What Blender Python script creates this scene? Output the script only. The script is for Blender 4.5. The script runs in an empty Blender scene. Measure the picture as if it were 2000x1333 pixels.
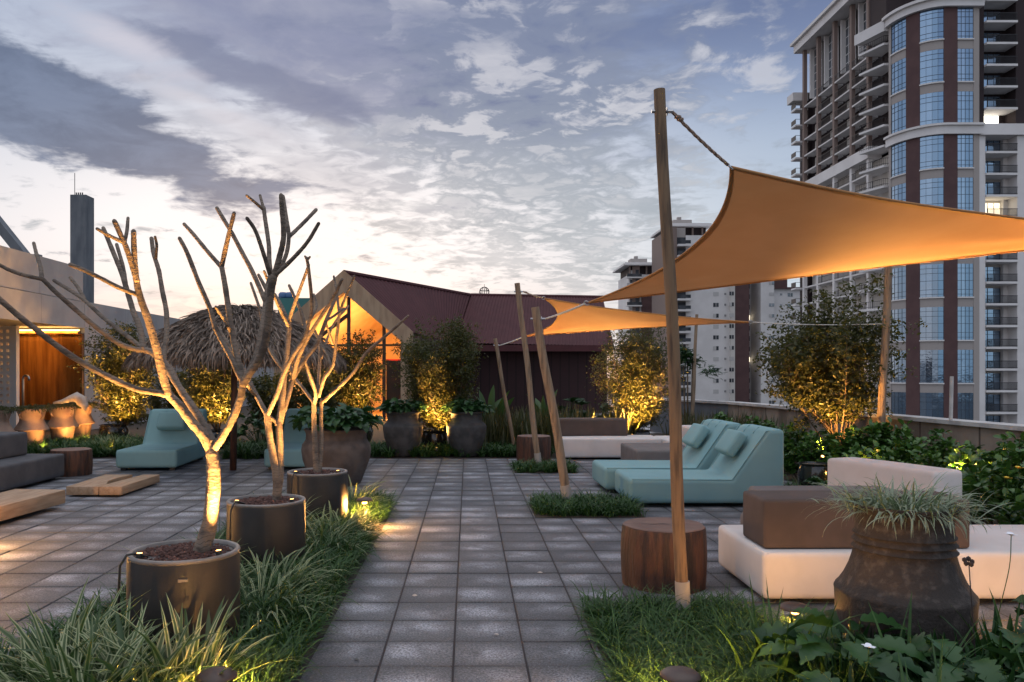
import bpy, bmesh, math, random
import numpy as np
from mathutils import Vector, Matrix
R = math.radians
random.seed(7); rng = np.random.default_rng(7)
S = bpy.context.scene
COL = S.collection

# ------------------------------------------------------------------ camera
F = 1555.0; CX = 914.0; CY = 727.0; CH = 1.6
cam = bpy.data.objects.new('camera', bpy.data.cameras.new('camera'))
COL.objects.link(cam); S.camera = cam
cam.location = (0, 0, CH); cam.rotation_euler = (R(90), 0, 0)
cam.data.sensor_width = 36; cam.data.lens = F/2000*36
cam.data.shift_x = (1000-CX)/2000; cam.data.shift_y = (CY-666.0)/2000
cam.data.clip_start = .05; cam.data.clip_end = 6000
S.view_settings.view_transform = 'Standard'; S.view_settings.look = 'None'
S.view_settings.exposure = 0.26; S.view_settings.gamma = 1.0
S.render.resolution_x = 1024; S.render.resolution_y = 682

def P(px, py, Y):            # point seen at photo pixel px,py standing Y metres ahead
    return Vector(((px-CX)*Y/F, Y, CH-(py-CY)*Y/F))
def XA(px, Y): return (px-CX)*Y/F
def GY(py): return CH*F/(py-CY)

# ------------------------------------------------------------------ node helper
class NV:
    """value in a node tree with arithmetic"""
    def __init__(s, T, sock): s.T = T; s.s = sock
    def _m(s, op, *a, clamp=False):
        n = s.T.nodes.new('ShaderNodeMath'); n.operation = op; n.use_clamp = clamp
        for i, v in enumerate((s,)+a):
            if isinstance(v, NV): s.T.links.new(v.s, n.inputs[i])
            else: n.inputs[i].default_value = v
        return NV(s.T, n.outputs[0])
    def __add__(s, o): return s._m('ADD', o)
    def __radd__(s, o): return s._m('ADD', o)
    def __sub__(s, o): return s._m('SUBTRACT', o)
    def __rsub__(s, o): return (s*-1.0)+o
    def __mul__(s, o): return s._m('MULTIPLY', o)
    def __rmul__(s, o): return s._m('MULTIPLY', o)
    def __truediv__(s, o): return s._m('DIVIDE', o)
    def __pow__(s, o): return s._m('POWER', o)
    def exp(s): return s._m('EXPONENT')
    def abs(s): return s._m('ABSOLUTE')
    def frac(s): return s._m('FRACT')
    def floor(s): return s._m('FLOOR')
    def max(s, o): return s._m('MAXIMUM', o)
    def min(s, o): return s._m('MINIMUM', o)
    def clamp(s): return s._m('ADD', 0.0, clamp=True)
    def step(s, a, b):       # smooth step
        n = s.T.nodes.new('ShaderNodeMapRange'); n.interpolation_type = 'SMOOTHSTEP'
        s.T.links.new(s.s, n.inputs[0]); n.inputs[1].default_value = a; n.inputs[2].default_value = b
        return NV(s.T, n.outputs[0])
def xyz(T, vec):
    n = T.nodes.new('ShaderNodeSeparateXYZ'); T.links.new(vec, n.inputs[0])
    return [NV(T, n.outputs[i]) for i in range(3)]
def comb(T, a, b, c):
    n = T.nodes.new('ShaderNodeCombineXYZ')
    for i, v in enumerate((a, b, c)):
        if isinstance(v, NV): T.links.new(v.s, n.inputs[i])
        else: n.inputs[i].default_value = v
    return n.outputs[0]
def noise(T, vec, scale, detail=4, rough=.55, dist=0, out=0):
    n = T.nodes.new('ShaderNodeTexNoise'); n.inputs['Scale'].default_value = scale
    n.inputs['Detail'].default_value = detail; n.inputs['Roughness'].default_value = rough
    n.inputs['Distortion'].default_value = dist
    if vec is not None: T.links.new(vec, n.inputs['Vector'])
    return NV(T, n.outputs[out])
def mix(T, f, a, b):
    n = T.nodes.new('ShaderNodeMix'); n.data_type = 'RGBA'
    if isinstance(f, NV): T.links.new(f.s, n.inputs[0])
    else: n.inputs[0].default_value = f
    for i, v in ((6, a), (7, b)):
        if isinstance(v, (tuple, list)): n.inputs[i].default_value = (*v[:3], 1)
        else: T.links.new(v, n.inputs[i])
    return n.outputs[2]

# ------------------------------------------------------------------ sky
W = bpy.data.worlds.new('World'); S.world = W; W.use_nodes = True
T = W.node_tree; T.nodes.clear()
tc = T.nodes.new('ShaderNodeTexCoord')
x, y, z = xyz(T, tc.outputs['Generated'])
az = x._m('ARCTAN2', y); el = z._m('ARCSINE')
ez = el.max(0.0)
zz = (z.max(0.0)+.13)
cp = comb(T, x/zz, y/zz, 0.0)
n1 = noise(T, cp, 1.3, 8, .6, .3); n2 = noise(T, cp, 4.2, 7, .62, .5); n3 = noise(T, cp, 11.0, 5, .55, .6)
strk = noise(T, comb(T, az*2.2+ez*2.6, ez*11.0-az*1.2, 3.0), 1.7, 7, .58, .4)
wz = strk*.5+n1*.3+n2*.2
def ell(a0, e0, la, sh, tilt):
    c, s_ = math.cos(tilt), math.sin(tilt)
    da = az-a0; de = el-e0
    u = (da*c+de*s_)/la; v = (de*c-da*s_)/sh
    return ((u*u+v*v)*-1.0).exp()
# clear air: warm near the horizon, lavender blue higher up
skyc = mix(T, ez.step(.0, .30), (.72, .62, .60), (.48, .54, .66))
skyc = mix(T, ez.step(.22, .75), skyc, (.27, .34, .54))
skyc = mix(T, az.step(.0, .33)*.92, skyc, mix(T, ez.step(.05, .45), (.48, .60, .70), (.225, .30, .50)))
glow = (ell(-.21, .155, .42, .14, 0.)*1.25).min(1.0)
skyc = mix(T, glow*.95, skyc, (.95, .92, .94))
skyc = mix(T, ell(-.33, .05, .3, .055, 0)*.55, skyc, (.80, .66, .62))
skyc = mix(T, (ell(-.30, .075, .22, .018, -.12)*n2.step(.4, .6))*.55, skyc, (.42, .47, .56))
# lavender veil across the top
veil = (ell(-.12, .42, .36, .125, -.30)*1.35+(wz-.5)*2.2).step(.28, .85)
skyc = mix(T, veil*.93, skyc, mix(T, n2.step(.4, .66), (.130, .168, .305), (.215, .262, .425)))
top = (ez.step(.26, .44)*(n1+strk+(az*.5)).step(.66, 1.15))*ez.step(.75,.6)
skyc = mix(T, top*.9, skyc, (.120, .160, .300))
# broken altocumulus centre right
b3 = ((ell(.05, .27, .30, .15, -.55)+ell(.10, .40, .26, .1, 0.)*.8).min(1.0))
brk = (b3+(n2-.5)*2.8+(n3-.5)*2.0)
skyc = mix(T, brk.step(.2, .95)*.85, skyc, mix(T, ez.step(.15, .42), (.34, .39, .45), (.20, .24, .36)))
edge = (n2*.6+n3*.4)
ridge = edge.step(.50, .57)*b3.step(.15, .7)*(n1.step(.36, .58))
skyc = mix(T, ridge*.62, skyc, (.74, .73, .77))
sm = (ell(.32, .34, .1, .10, .6)*.9+(n2-.5)*3.0+(n3-.5)).step(.75, 1.2)
skyc = mix(T, sm*.5, skyc, (.72, .72, .78))
lv = (ell(-.36, .43, .34, .13, -.25)*1.1+(strk-.5)*1.9+(n2-.5)*.9).step(.25, 1.0)
skyc = mix(T, lv*.85, skyc, mix(T, n1.step(.4, .62), (.24, .27, .41), (.36, .38, .49)))
lw_ = (ell(-.24, .27, .26, .055, -.33)*1.0+(strk-.5)*2.2+(n3-.5)*.9).step(.45, 1.1)
skyc = mix(T, lw_*.55, skyc, (.40, .42, .50))
# dark wedge on the left and its tail
dk = (ell(-.46, .282, .215, .052, -.34)*1.5+(strk-.5)*2.1+(n2-.5)*1.3+(n3-.5)*.6).step(.38, .86)
skyc = mix(T, dk*.95, skyc, mix(T, n2.step(.35, .65), (.095, .135, .235), (.15, .20, .32)))
dk2 = (ell(-.27, .345, .19, .030, -.30)*1.3+(strk-.5)*1.8+(n3-.5)*.5).step(.5, .95)
skyc = mix(T, dk2*.7, skyc, (.15, .185, .31))
w1 = (ell(-.42, .37, .20, .035, -.35)+(strk-.5)*1.5+(n2-.5)*.8).step(.55, 1.05)
skyc = mix(T, w1*.6, skyc, (.70, .68, .76))
w2 = (ell(-.30, .30, .16, .022, -.32)+(strk-.5)*1.5+(n2-.5)*.8).step(.55, 1.05)
skyc = mix(T, w2*.5, skyc, (.72, .70, .76))
back = (az.abs().step(.9, 1.6)*ez.step(.02, .2)*.26).max(ez.step(.62, .95))  # extra sky brightness behind the camera and overhead, added as ambient fill
skyc = mix(T, back, skyc, mix(T, n1.step(.38, .62), (1.08, 1.14, 1.26), (1.3, 1.32, 1.4)))
skyc = mix(T, z.step(-.02, -.12), skyc, (.10, .10, .12))
ns = T.nodes.new('ShaderNodeTexSky'); ns.sky_type = 'NISHITA'; ns.sun_disc = False
ns.sun_elevation = R(3); ns.sun_rotation = R(-12)
bg1 = T.nodes.new('ShaderNodeBackground'); bg1.inputs[1].default_value = .012
T.links.new(ns.outputs[0], bg1.inputs[0])
bg2 = T.nodes.new('ShaderNodeBackground'); bg2.inputs[1].default_value = .84
T.links.new(skyc, bg2.inputs[0])
ad = T.nodes.new('ShaderNodeAddShader'); T.links.new(bg1.outputs[0], ad.inputs[0]); T.links.new(bg2.outputs[0], ad.inputs[1])
wo = T.nodes.new('ShaderNodeOutputWorld'); T.links.new(ad.outputs[0], wo.inputs[0])
# sun just above the horizon, behind the cloud
sl = bpy.data.lights.new('sun', 'SUN'); sl.energy = .35; sl.angle = R(25); sl.color = (1, .85, .72)
so = bpy.data.objects.new('sun', sl); COL.objects.link(so)
so.rotation_euler = Vector((math.sin(R(12))*1, -math.cos(R(12)), -math.tan(R(9)))).to_track_quat('-Z', 'Y').to_euler()

# ------------------------------------------------------------------ materials
MAT = {}
def mat(name, col, rough=.6, col2=None, nscale=6, bump=0, bscale=None, metal=0, spec=.5, det=5, stretch=None,
        island=None, transl=0, emit=None, emits=0, coord='Object', bdist=.01, lo=.35, hi=.65, sheen=0):
    m = bpy.data.materials.new(name); m.use_nodes = True; T = m.node_tree; T.nodes.clear()
    out = T.nodes.new('ShaderNodeOutputMaterial'); b = T.nodes.new('ShaderNodeBsdfPrincipled')
    tc = T.nodes.new('ShaderNodeTexCoord'); vec = tc.outputs[coord]
    if stretch:
        mp = T.nodes.new('ShaderNodeMapping'); mp.inputs['Scale'].default_value = stretch
        T.links.new(vec, mp.inputs[0]); vec = mp.outputs[0]
    c = (*col, 1)
    b.inputs['Base Color'].default_value = c
    b.inputs['Roughness'].default_value = rough; b.inputs['Metallic'].default_value = metal
    b.inputs['Specular IOR Level'].default_value = spec
    cs = None
    if col2:
        cs = mix(T, noise(T, vec, nscale, det).step(lo, hi), col, col2)
    if island:
        g = T.nodes.new('ShaderNodeNewGeometry')
        ri = NV(T, g.outputs['Random Per Island'])
        cs = mix(T, ri, cs if cs else col, island)
    if cs: T.links.new(cs, b.inputs['Base Color'])
    if bump:
        bn = T.nodes.new('ShaderNodeBump'); bn.inputs['Strength'].default_value = bump
        bn.inputs['Distance'].default_value = bdist
        T.links.new(noise(T, vec, bscale or nscale*4, 6, .6).s, bn.inputs['Height'])
        T.links.new(bn.outputs[0], b.inputs['Normal'])
    if emit:
        b.inputs['Emission Color'].default_value = (*emit, 1); b.inputs['Emission Strength'].default_value = emits
    sh = b.outputs[0]
    if transl:
        tr = T.nodes.new('ShaderNodeBsdfTranslucent'); ms = T.nodes.new('ShaderNodeMixShader')
        ms.inputs[0].default_value = transl
        if cs: T.links.new(cs, tr.inputs[0])
        else: tr.inputs[0].default_value = c
        T.links.new(sh, ms.inputs[1]); T.links.new(tr.outputs[0], ms.inputs[2]); sh = ms.outputs[0]
    T.links.new(sh, out.inputs[0]); MAT[name] = m; m['bsdf'] = b.name
    return m
def tint(m, fn):   # custom base colour graph
    T = m.node_tree; b = T.nodes[m['bsdf']]; tc = T.nodes.new('ShaderNodeTexCoord')
    T.links.new(fn(T, tc), b.inputs['Base Color'])

WARM = (1.0, .47, .115)
LM = 3.0
mat('soil', (.035, .025, .018), .95, (.06, .045, .03), 8, .6)
mat('concrete_grey', (.30, .295, .30), .85, (.36, .35, .35), 1.2, .15, 40)
mat('concrete_dark', (.10, .11, .125), .85, (.16, .17, .185), 1.5, .3, 30, stretch=(1, 1, .25))
mat('parapet', (.15, .112, .088), .9, (.31, .25, .20), 2.2, .5, 14, stretch=(1, 1, .5))
mat('cap_white', (.52, .50, .48), .7, (.38, .36, .35), 5, .2)
mat('teal_fabric', (.17, .31, .33), .8, (.185, .33, .35), 3, .5, 600, bdist=.002)
mat('white_fabric', (.62, .575, .55), .85, (.68, .63, .605), 3, .6, 500, bdist=.002)
mat('brown_fabric', (.080, .058, .050), .9, (.10, .072, .063), 4, .7, 500, bdist=.002)
mat('taupe_fabric', (.15, .135, .13), .9, (.18, .16, .155), 4, .7, 500, bdist=.002)
mat('grey_fabric', (.060, .060, .068), .9, (.08, .08, .088), 4, .7, 500, bdist=.002)
mat('black_plastic', (.012, .012, .012), .45)
mat('black_glaze', (.015, .014, .014), .12, (.03, .026, .024), 3, .05, 10, spec=.8)
mat('pot_black', (.014, .0125, .012), .52, (.026, .022, .020), 5, .12, 60, spec=.5)
mat('pot_rim', (.20, .18, .165), .45, (.13, .115, .105), 8, .15, 40)
mat('urn_grey', (.038, .037, .038), .75, (.075, .072, .072), 5, .5, 24)
mat('urn_brown', (.058, .043, .037), .75, (.10, .08, .07), 5, .5, 24)
mat('drum_stone', (.034, .027, .024), .85, (.078, .064, .057), 22, .8, 60, det=10, lo=.46, hi=.74)
mat('clay', (.27, .17, .125), .8, (.33, .22, .16), 5, .4, 24)
mat('lava', (.085, .035, .026), .9, (.16, .075, .055), 30, .5, 90, island=(.05, .022, .018))
mat('bark', (.20, .155, .12), .85, (.085, .065, .052), 9, .9, 45, stretch=(1, 1, 1.6), bdist=.012, lo=.42, hi=.68)
mat('twig', (.10, .07, .045), .9, (.16, .11, .07), 20)
mat('pole_wood', (.20, .125, .07), .75, (.07, .045, .03), 9, .8, 25, stretch=(3.5, 3.5, .28), lo=.42, hi=.72)
mat('pole_old', (.27, .19, .125), .8, (.12, .085, .06), 9, .8, 25, stretch=(3.5, 3.5, .28), lo=.42, hi=.72)
mat('stump_side', (.095, .036, .019), .6, (.028, .014, .010), 6, .9, 14, stretch=(3, 3, .45), bdist=.02)
mat('stump_top', (.20, .115, .085), .6, (.13, .07, .05), 4, .3, 30)
mat('slab_wood', (.40, .26, .16), .6, (.30, .18, .10), 4, .3, 20, stretch=(6, .6, 6))
mat('slab_side', (.33, .19, .10), .65, (.20, .105, .055), 4, .5, 20, stretch=(4, .5, 8))
mat('pvc', (.30, .28, .26), .6)
mat('rope', (.45, .33, .26), .9, (.25, .17, .13), 60, .9, 120)
mat('cord_white', (.6, .57, .53), .8)
mat('steel', (.45, .45, .46), .3, metal=1)
mat('bronze', (.32, .15, .045), .25, (.14, .06, .02), 2.2, .35, 9, metal=.85, stretch=(3, 3, .25))
mat('sail', (.46, .205, .078), .85, (.49, .225, .09), 2, .3, 500, transl=.30, bdist=.002)
mat('hem', (.42, .20, .07), .85, transl=.1)
mat('thatch', (.30, .235, .19), .95, island=(.055, .042, .035), transl=.1)
mat('maroon_roof', (.058, .012, .015), .8, (.070, .016, .019), 2, .1)
mat('maroon_wall', (.028, .010, .011), .85, (.034, .012, .013), 1)
mat('board', (.40, .28, .18), .7, (.30, .20, .125), 7, .3, 20, stretch=(1, 1, .2))
mat('interior', (.66, .48, .28), .8, (.58, .40, .22), 2)
mat('interior_red', (.45, .03, .035), .7)
mat('dark_frame', (.02, .016, .014), .5)
mat('window_warm', (.3, .15, .05), .5, emit=(1, .42, .10), emits=.8)
mat('lamp_glow', (1, .7, .4), .5, emit=(1, .50, .13), emits=6)
mat('led', (1, .7, .4), .5, emit=(1, .60, .18), emits=9)
mat('fixture', (.07, .045, .035), .5, (.05, .03, .025), 10)
mat('cream', (.60, .57, .53), .85, (.65, .62, .58), .3, .05)
mat('cream_light', (.74, .72, .71), .85, (.66, .64, .63), .25)
mat('beige', (.37, .335, .315), .85)
mat('beige_pink', (.22, .165, .145), .85)
mat('brick_brown', (.085, .043, .043), .8, (.105, .055, .053), .5)
mat('brick_dark', (.030, .019, .021), .85)
mat('glass_blue', (.36, .48, .62), .05, (.42, .54, .68), .25, .15, .35, metal=.92, bdist=.2, island=(.20, .30, .42))
mat('glass_dark', (.10, .115, .13), .12, (.2, .22, .25), .5, metal=.6)
mat('mullion', (.05, .065, .085), .5)
mat('rail', (.018, .018, .022), .6)
mat('blind', (.50, .49, .48), .8)
mat('lit_room', (1, .85, .6), .5, emit=(1, .86, .62), emits=1.6)
mat('lit_room_white', (1, .9, .75), .5, emit=(1, .93, .80), emits=2.2)
mat('teal_paint', (.03, .14, .13), .6)
mat('blue_tank', (.05, .12, .25), .5)
mat('asphalt', (.05, .05, .052), .95, (.07, .07, .07), .02)
mat('driftwood', (.50, .42, .36), .8, (.35, .27, .22), 8, .6, 20)
mat('leaf_shrub', (.070, .072, .013), .5, (.090, .085, .018), 3, island=(.040, .052, .012), transl=.42)
mat('leaf_olive', (.085, .095, .020), .5, island=(.04, .05, .012), transl=.3)
mat('leaf_philo', (.010, .042, .012), .42, island=(.028, .080, .020), transl=.15, spec=.35)
mat('leaf_clusia', (.034, .098, .018), .36, island=(.075, .16, .026), transl=.15, spec=.4)
mat('leaf_banana', (.055, .11, .025), .45, island=(.035, .08, .02), transl=.3)
mat('leaf_grass', (.014, .050, .010), .5, island=(.044, .105, .021), transl=.2, spec=.35)
mat('leaf_blade', (.045, .06, .022), .5, island=(.09, .085, .03), transl=.2)
mat('petal', (.75, .75, .80), .6)
mat('petal_yellow', (.75, .50, .03), .6)
mat('seed', (.03, .02, .02), .8)
# variegated blades: pale edges, green centre
m = mat('leaf_variegated', (.1, .2, .06), .5, transl=.2)
def _v(T, tc):
    u, v, _ = xyz(T, tc.outputs['UV'])
    g = T.nodes.new('ShaderNodeNewGeometry'); ri = NV(T, g.outputs['Random Per Island'])
    e = (u-.5).abs()
    return mix(T, (e.step(.20, .30)*(ri.step(.05, .3))), mix(T, ri, (.025, .060, .014), (.060, .105, .022)), (.34, .37, .20))
tint(m, _v)
m = mat('leaf_pale_grass', (.1, .2, .06), .5, transl=.2)
def _v(T, tc):
    u, v, _ = xyz(T, tc.outputs['UV'])
    g = T.nodes.new('ShaderNodeNewGeometry'); ri = NV(T, g.outputs['Random Per Island'])
    return mix(T, (u-.5).abs().step(.1, .3), mix(T, ri, (.06, .10, .05), (.11, .16, .08)), (.34, .38, .28))
tint(m, _v)
# bark of the frangipani: ring scars
T = MAT['bark'].node_tree
# paving
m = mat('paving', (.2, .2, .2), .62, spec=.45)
T = m.node_tree; b = T.nodes[m['bsdf']]; tc = T.nodes.new('ShaderNodeTexCoord')
x, y, z = xyz(T, tc.outputs['Object'])
PT = .4012
tx = (x+.08)/PT; ty = (y-4.331)/PT
fx = tx.frac(); fy = ty.frac()
ex = (fx-.5).abs(); ey = (fy-.5).abs()
wn = T.nodes.new('ShaderNodeTexWhiteNoise'); wn.noise_dimensions = '3D'
T.links.new(comb(T, tx.floor(), ty.floor(), 1.5), wn.inputs['Vector'])
rnd = NV(T, wn.outputs['Value'])
wc = xyz(T, wn.outputs['Color'])
obj = tc.outputs['Object']
nb = noise(T, obj, 3.2, 5, .6); nf = noise(T, obj, 70, 5, .8); nm = noise(T, obj, 14, 4, .6)
joint = ex.max(ey).step(.488, .497)
base = mix(T, rnd, (.080, .082, .092), (.160, .162, .176))
base = mix(T, nb.step(.35, .68)*.5, base, (.088, .089, .097))
cxx = fx-.5+(wc[0]-.5)*.35; cyy = fy-.5+(wc[1]-.5)*.35
patch = ((cxx*cxx*5.5+cyy*cyy*12.0)*-1.0).exp()*(rnd*1.2+.3)*nb.step(.32, .58)*(nm*1.5+.3)
base = mix(T, patch.clamp()*.85, base, (.50, .51, .56))
speck = nf.step(.38, .62)
base = mix(T, (speck*-1.0+1.0)*.85, base, (.030, .029, .032))
base = mix(T, nf.step(.58, .72)*.35, base, (.36, .36, .37))
base = mix(T, noise(T, obj, 90, 2).step(.66, .74)*.45, base, (.5, .49, .5))
st = noise(T, obj, .9, 6, .65).step(.52, .75)
base = mix(T, st*.4, base, (.085, .078, .08))
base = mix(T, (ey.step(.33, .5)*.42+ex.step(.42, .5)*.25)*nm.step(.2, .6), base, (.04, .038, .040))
base = mix(T, joint, base, (.012, .011, .011))
T.links.new(base, b.inputs['Base Color'])
bn = T.nodes.new('ShaderNodeBump'); bn.inputs['Strength'].default_value = .8; bn.inputs['Distance'].default_value = .012
hgt = (joint*-1.0)+nf*.35+(cxx*(wc[2]-.5)+cyy*(wc[0]-.5))*.6
T.links.new(hgt.s, bn.inputs['Height']); T.links.new(bn.outputs[0], b.inputs['Normal'])
# bark rings / corrugated boards with scored lines
def scored(name, axis, period, dark=.55, width=.06, warp=0):
    m = MAT[name]; T = m.node_tree; b = T.nodes[m['bsdf']]; tc = T.nodes.new('ShaderNodeTexCoord')
    v = xyz(T, tc.outputs['Object'])[axis]
    if warp: v = v+noise(T, tc.outputs['Object'], 9, 3)*warp
    l = ((v/period).frac()-.5).abs().step(.5-width*2, .5-width*.2)
    src = b.inputs['Base Color'].links[0].from_socket if b.inputs['Base Color'].links else tuple(b.inputs['Base Color'].default_value)[:3]
    dc = tuple(c*dark for c in b.inputs['Base Color'].default_value[:3])
    T.links.new(mix(T, l, src, dc), b.inputs['Base Color'])
scored('bark', 2, .024, .38, .05, .09)
scored('parapet', 1, 1.2, .6, .012)
scored('maroon_wall', 0, .35, .5, .06)
scored('concrete_grey', 1, 2.4, .7, .003)

# ------------------------------------------------------------------ mesh helpers
def link(name, me, mats, parent=None, origin=None, smooth=False):
    o = bpy.data.objects.new(name, me); COL.objects.link(o)
    for m in (mats if isinstance(mats, (list, tuple)) else [mats]): me.materials.append(MAT[m])
    if smooth: me.shade_smooth()
    off = None
    if parent is not None:
        o.parent = parent
        a = parent
        off = Vector((0, 0, 0))
        while a is not None: off += a.location; a = a.parent
    elif origin is not None:
        off = Vector(origin); o.location = off
    if off is not None and off.length > 0: me.transform(Matrix.Translation(-off))
    return o
def tag(o, label=None, cat=None, group=None, kind=None):
    if label: o['label'] = label
    if cat: o['category'] = cat
    if group: o['group'] = group
    if kind: o['kind'] = kind
    return o
def thing(name, label, cat, loc=(0, 0, 0), group=None, rz=0):
    o = bpy.data.objects.new(name, None); COL.objects.link(o)
    o.location = loc; o.rotation_euler = (0, 0, rz); o.empty_display_size = .2
    return tag(o, label, cat, group)
def copy_tree(o, parent=None):
    c = o.copy(); COL.objects.link(c); c.parent = parent
    for ch in list(o.children): copy_tree(ch, c)
    return c

class MB:
    def __init__(s): s.v = []; s.f = []; s.m = []
    def add(s, vs, fs, mi=0):
        n = len(s.v); s.v += [tuple(v) for v in vs]
        s.f += [tuple(n+i for i in f) for f in fs]; s.m += [mi]*len(fs); return s
    def box(s, x0, x1, y0, y1, z0, z1, mi=0):
        vs = [(x, y, z) for z in (z0, z1) for y in (y0, y1) for x in (x0, x1)]
        return s.add(vs, [(0, 2, 3, 1), (4, 5, 7, 6), (0, 1, 5, 4), (2, 6, 7, 3), (0, 4, 6, 2), (1, 3, 7, 5)], mi)
    def obox(s, c, size, rz=0, mi=0, rx=0, ry=0):
        M = Matrix.Translation(c) @ Matrix.Rotation(rz, 4, 'Z') @ Matrix.Rotation(ry, 4, 'Y') @ Matrix.Rotation(rx, 4, 'X')
        a, b_, c_ = [q/2 for q in size]
        vs = [M @ Vector((x, y, z)) for z in (-c_, c_) for y in (-b_, b_) for x in (-a, a)]
        return s.add(vs, [(0, 2, 3, 1), (4, 5, 7, 6), (0, 1, 5, 4), (2, 6, 7, 3), (0, 4, 6, 2), (1, 3, 7, 5)], mi)
    def tube(s, pts, rad, seg=8, mi=0, cap=True, jit=0):
        pts = [Vector(p) for p in pts]; n = len(pts)
        if not hasattr(rad, '__len__'): rad = [rad]*n
        t = (pts[1]-pts[0]).normalized(); a = t.orthogonal().normalized(); rings = []
        for i in range(n):
            tt = (pts[min(i+1, n-1)]-pts[max(i-1, 0)]).normalized()
            a = (a-tt*a.dot(tt)).normalized(); bb = tt.cross(a)
            rings.append([pts[i]+(a*math.cos(2*math.pi*k/seg)+bb*math.sin(2*math.pi*k/seg))*rad[i]*(1+random.uniform(-jit, jit)) for k in range(seg)])
        vs = [v for r in rings for v in r]; fs = []
        for i in range(n-1):
            for k in range(seg):
                k2 = (k+1) % seg
                fs.append((i*seg+k, i*seg+k2, (i+1)*seg+k2, (i+1)*seg+k))
        if cap: fs += [tuple(range(seg))[::-1], tuple((n-1)*seg+k for k in range(seg))]
        return s.add(vs, fs, mi)
    def lathe(s, prof, c=(0, 0, 0), seg=40, mi=0, jit=0, sq=1.0):
        vs = []; n = len(prof)
        for (r, z) in prof:
            for k in range(seg):
                a = 2*math.pi*k/seg; rr = r*(1+(random.uniform(-jit, jit) if jit else 0))
                vs.append((c[0]+rr*math.cos(a), c[1]+rr*math.sin(a)*sq, c[2]+z))
        fs = []
        for i in range(n-1):
            for k in range(seg):
                k2 = (k+1) % seg; fs.append((i*seg+k, i*seg+k2, (i+1)*seg+k2, (i+1)*seg+k))
        fs += [tuple(range(seg))[::-1], tuple((n-1)*seg+k for k in range(seg))]
        return s.add(vs, fs, mi)
    def build(s, name, mats, parent=None, origin=None, smooth=False, bevel=0, bseg=2, angle=None):
        me = bpy.data.meshes.new(name); me.from_pydata(s.v, [], s.f)
        me.polygons.foreach_set('material_index', s.m)
        if bevel:
            bm = bmesh.new(); bm.from_mesh(me); bmesh.ops.remove_doubles(bm, verts=bm.verts, dist=1e-5)
            bmesh.ops.bevel(bm, geom=bm.edges[:], offset=bevel, segments=bseg, profile=.5, affect='EDGES', clamp_overlap=True)
            bm.to_mesh(me); bm.free()
        me.update()
        o = link(name, me, mats, parent, origin, smooth or bool(bevel))
        if angle or bevel:
            try: me.set_sharp_from_angle(angle=R(angle or 50))
            except Exception: pass
        return o

def quads(name, V, Q, mats, parent=None, origin=None, uv=None, smooth=True, mi=None):
    V = np.asarray(V, dtype=np.float32); Q = np.asarray(Q, dtype=np.int32)
    me = bpy.data.meshes.new(name); me.vertices.add(len(V)); me.vertices.foreach_set('co', V.ravel())
    me.loops.add(Q.size); me.loops.foreach_set('vertex_index', Q.ravel())
    me.polygons.add(len(Q)); me.polygons.foreach_set('loop_start', np.arange(0, Q.size, 4, dtype=np.int32))
    if uv is not None:
        l = me.uv_layers.new(name='UVMap'); l.data.foreach_set('uv', np.asarray(uv, dtype=np.float32)[Q.ravel()].ravel())
    me.update(calc_edges=True); me.validate()
    if mi is not None: me.polygons.foreach_set('material_index', np.asarray(mi, dtype=np.int32))
    return link(name, me, mats, parent, origin, smooth)

def strips(C, side, Wd, fold=0.0):
    """N ribbons: centre lines C (N,S,3), side vectors (N,S,3), half widths (N,S)"""
    N, Sg, _ = C.shape
    d = np.gradient(C, axis=1); up = np.cross(side, d); up /= (np.linalg.norm(up, axis=2, keepdims=True)+1e-9)
    w = Wd[..., None]
    cols = [C-side*w, C+side*w] if not fold else [C-side*w+up*w*fold, C, C+side*w+up*w*fold]
    K = len(cols); V = np.stack(cols, axis=2)           # N,S,K,3
    idx = np.arange(N*Sg*K).reshape(N, Sg, K)
    Q = np.stack([idx[:, :-1, :-1], idx[:, :-1, 1:], idx[:, 1:, 1:], idx[:, 1:, :-1]], axis=-1).reshape(-1, 4)
    u = np.broadcast_to(np.linspace(0, 1, K)[None, None, :], (N, Sg, K)); v = np.broadcast_to(np.linspace(0, 1, Sg)[None, :, None], (N, Sg, K))
    return V.reshape(-1, 3), Q, np.stack([u, v], axis=-1).reshape(-1, 2)
def arcs(base, azi, e0, bend, L, Sg=5, roll=.3, pw=1.3):
    N = len(base); t = np.linspace(0, 1, Sg)
    e = e0[:, None]-bend[:, None]*t[None]**pw
    dx = np.cos(e)*np.sin(azi)[:, None]; dy = np.cos(e)*np.cos(azi)[:, None]; dz = np.sin(e)
    D = np.stack([dx, dy, dz], -1); seg = (L/(Sg-1))[:, None, None]
    C = np.zeros((N, Sg, 3)); C[:, 1:] = np.cumsum((D[:, :-1]+D[:, 1:])/2*seg, axis=1); C += base[:, None, :]
    sd = np.stack([np.cos(azi), -np.sin(azi), np.zeros(N)], -1)[:, None, :]*np.ones((1, Sg, 1))
    r = rng.normal(0, roll, N)[:, None, None]
    upv = np.cross(sd, D); sd = sd*np.cos(r)+upv*np.sin(r)
    return C, sd
class Acc:
    def __init__(s): s.V = []; s.Q = []; s.U = []; s.n = 0
    def add(s, V, Q, U): s.V.append(V); s.Q.append(Q+s.n); s.U.append(U); s.n += len(V); return s
    def build(s, name, mats, parent=None, origin=None):
        return quads(name, np.concatenate(s.V), np.concatenate(s.Q), mats, parent, origin, np.concatenate(s.U))
prof_blade = lambda S_: np.clip(np.sin(np.pi*(np.linspace(0, 1, S_)*.82+.16))**.7, .03, 1)*np.where(np.arange(S_) == S_-1, .08, 1)
prof_leaf = lambda S_: np.clip(np.sin(np.pi*np.linspace(0.02, .98, S_)), .05, 1)
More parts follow.
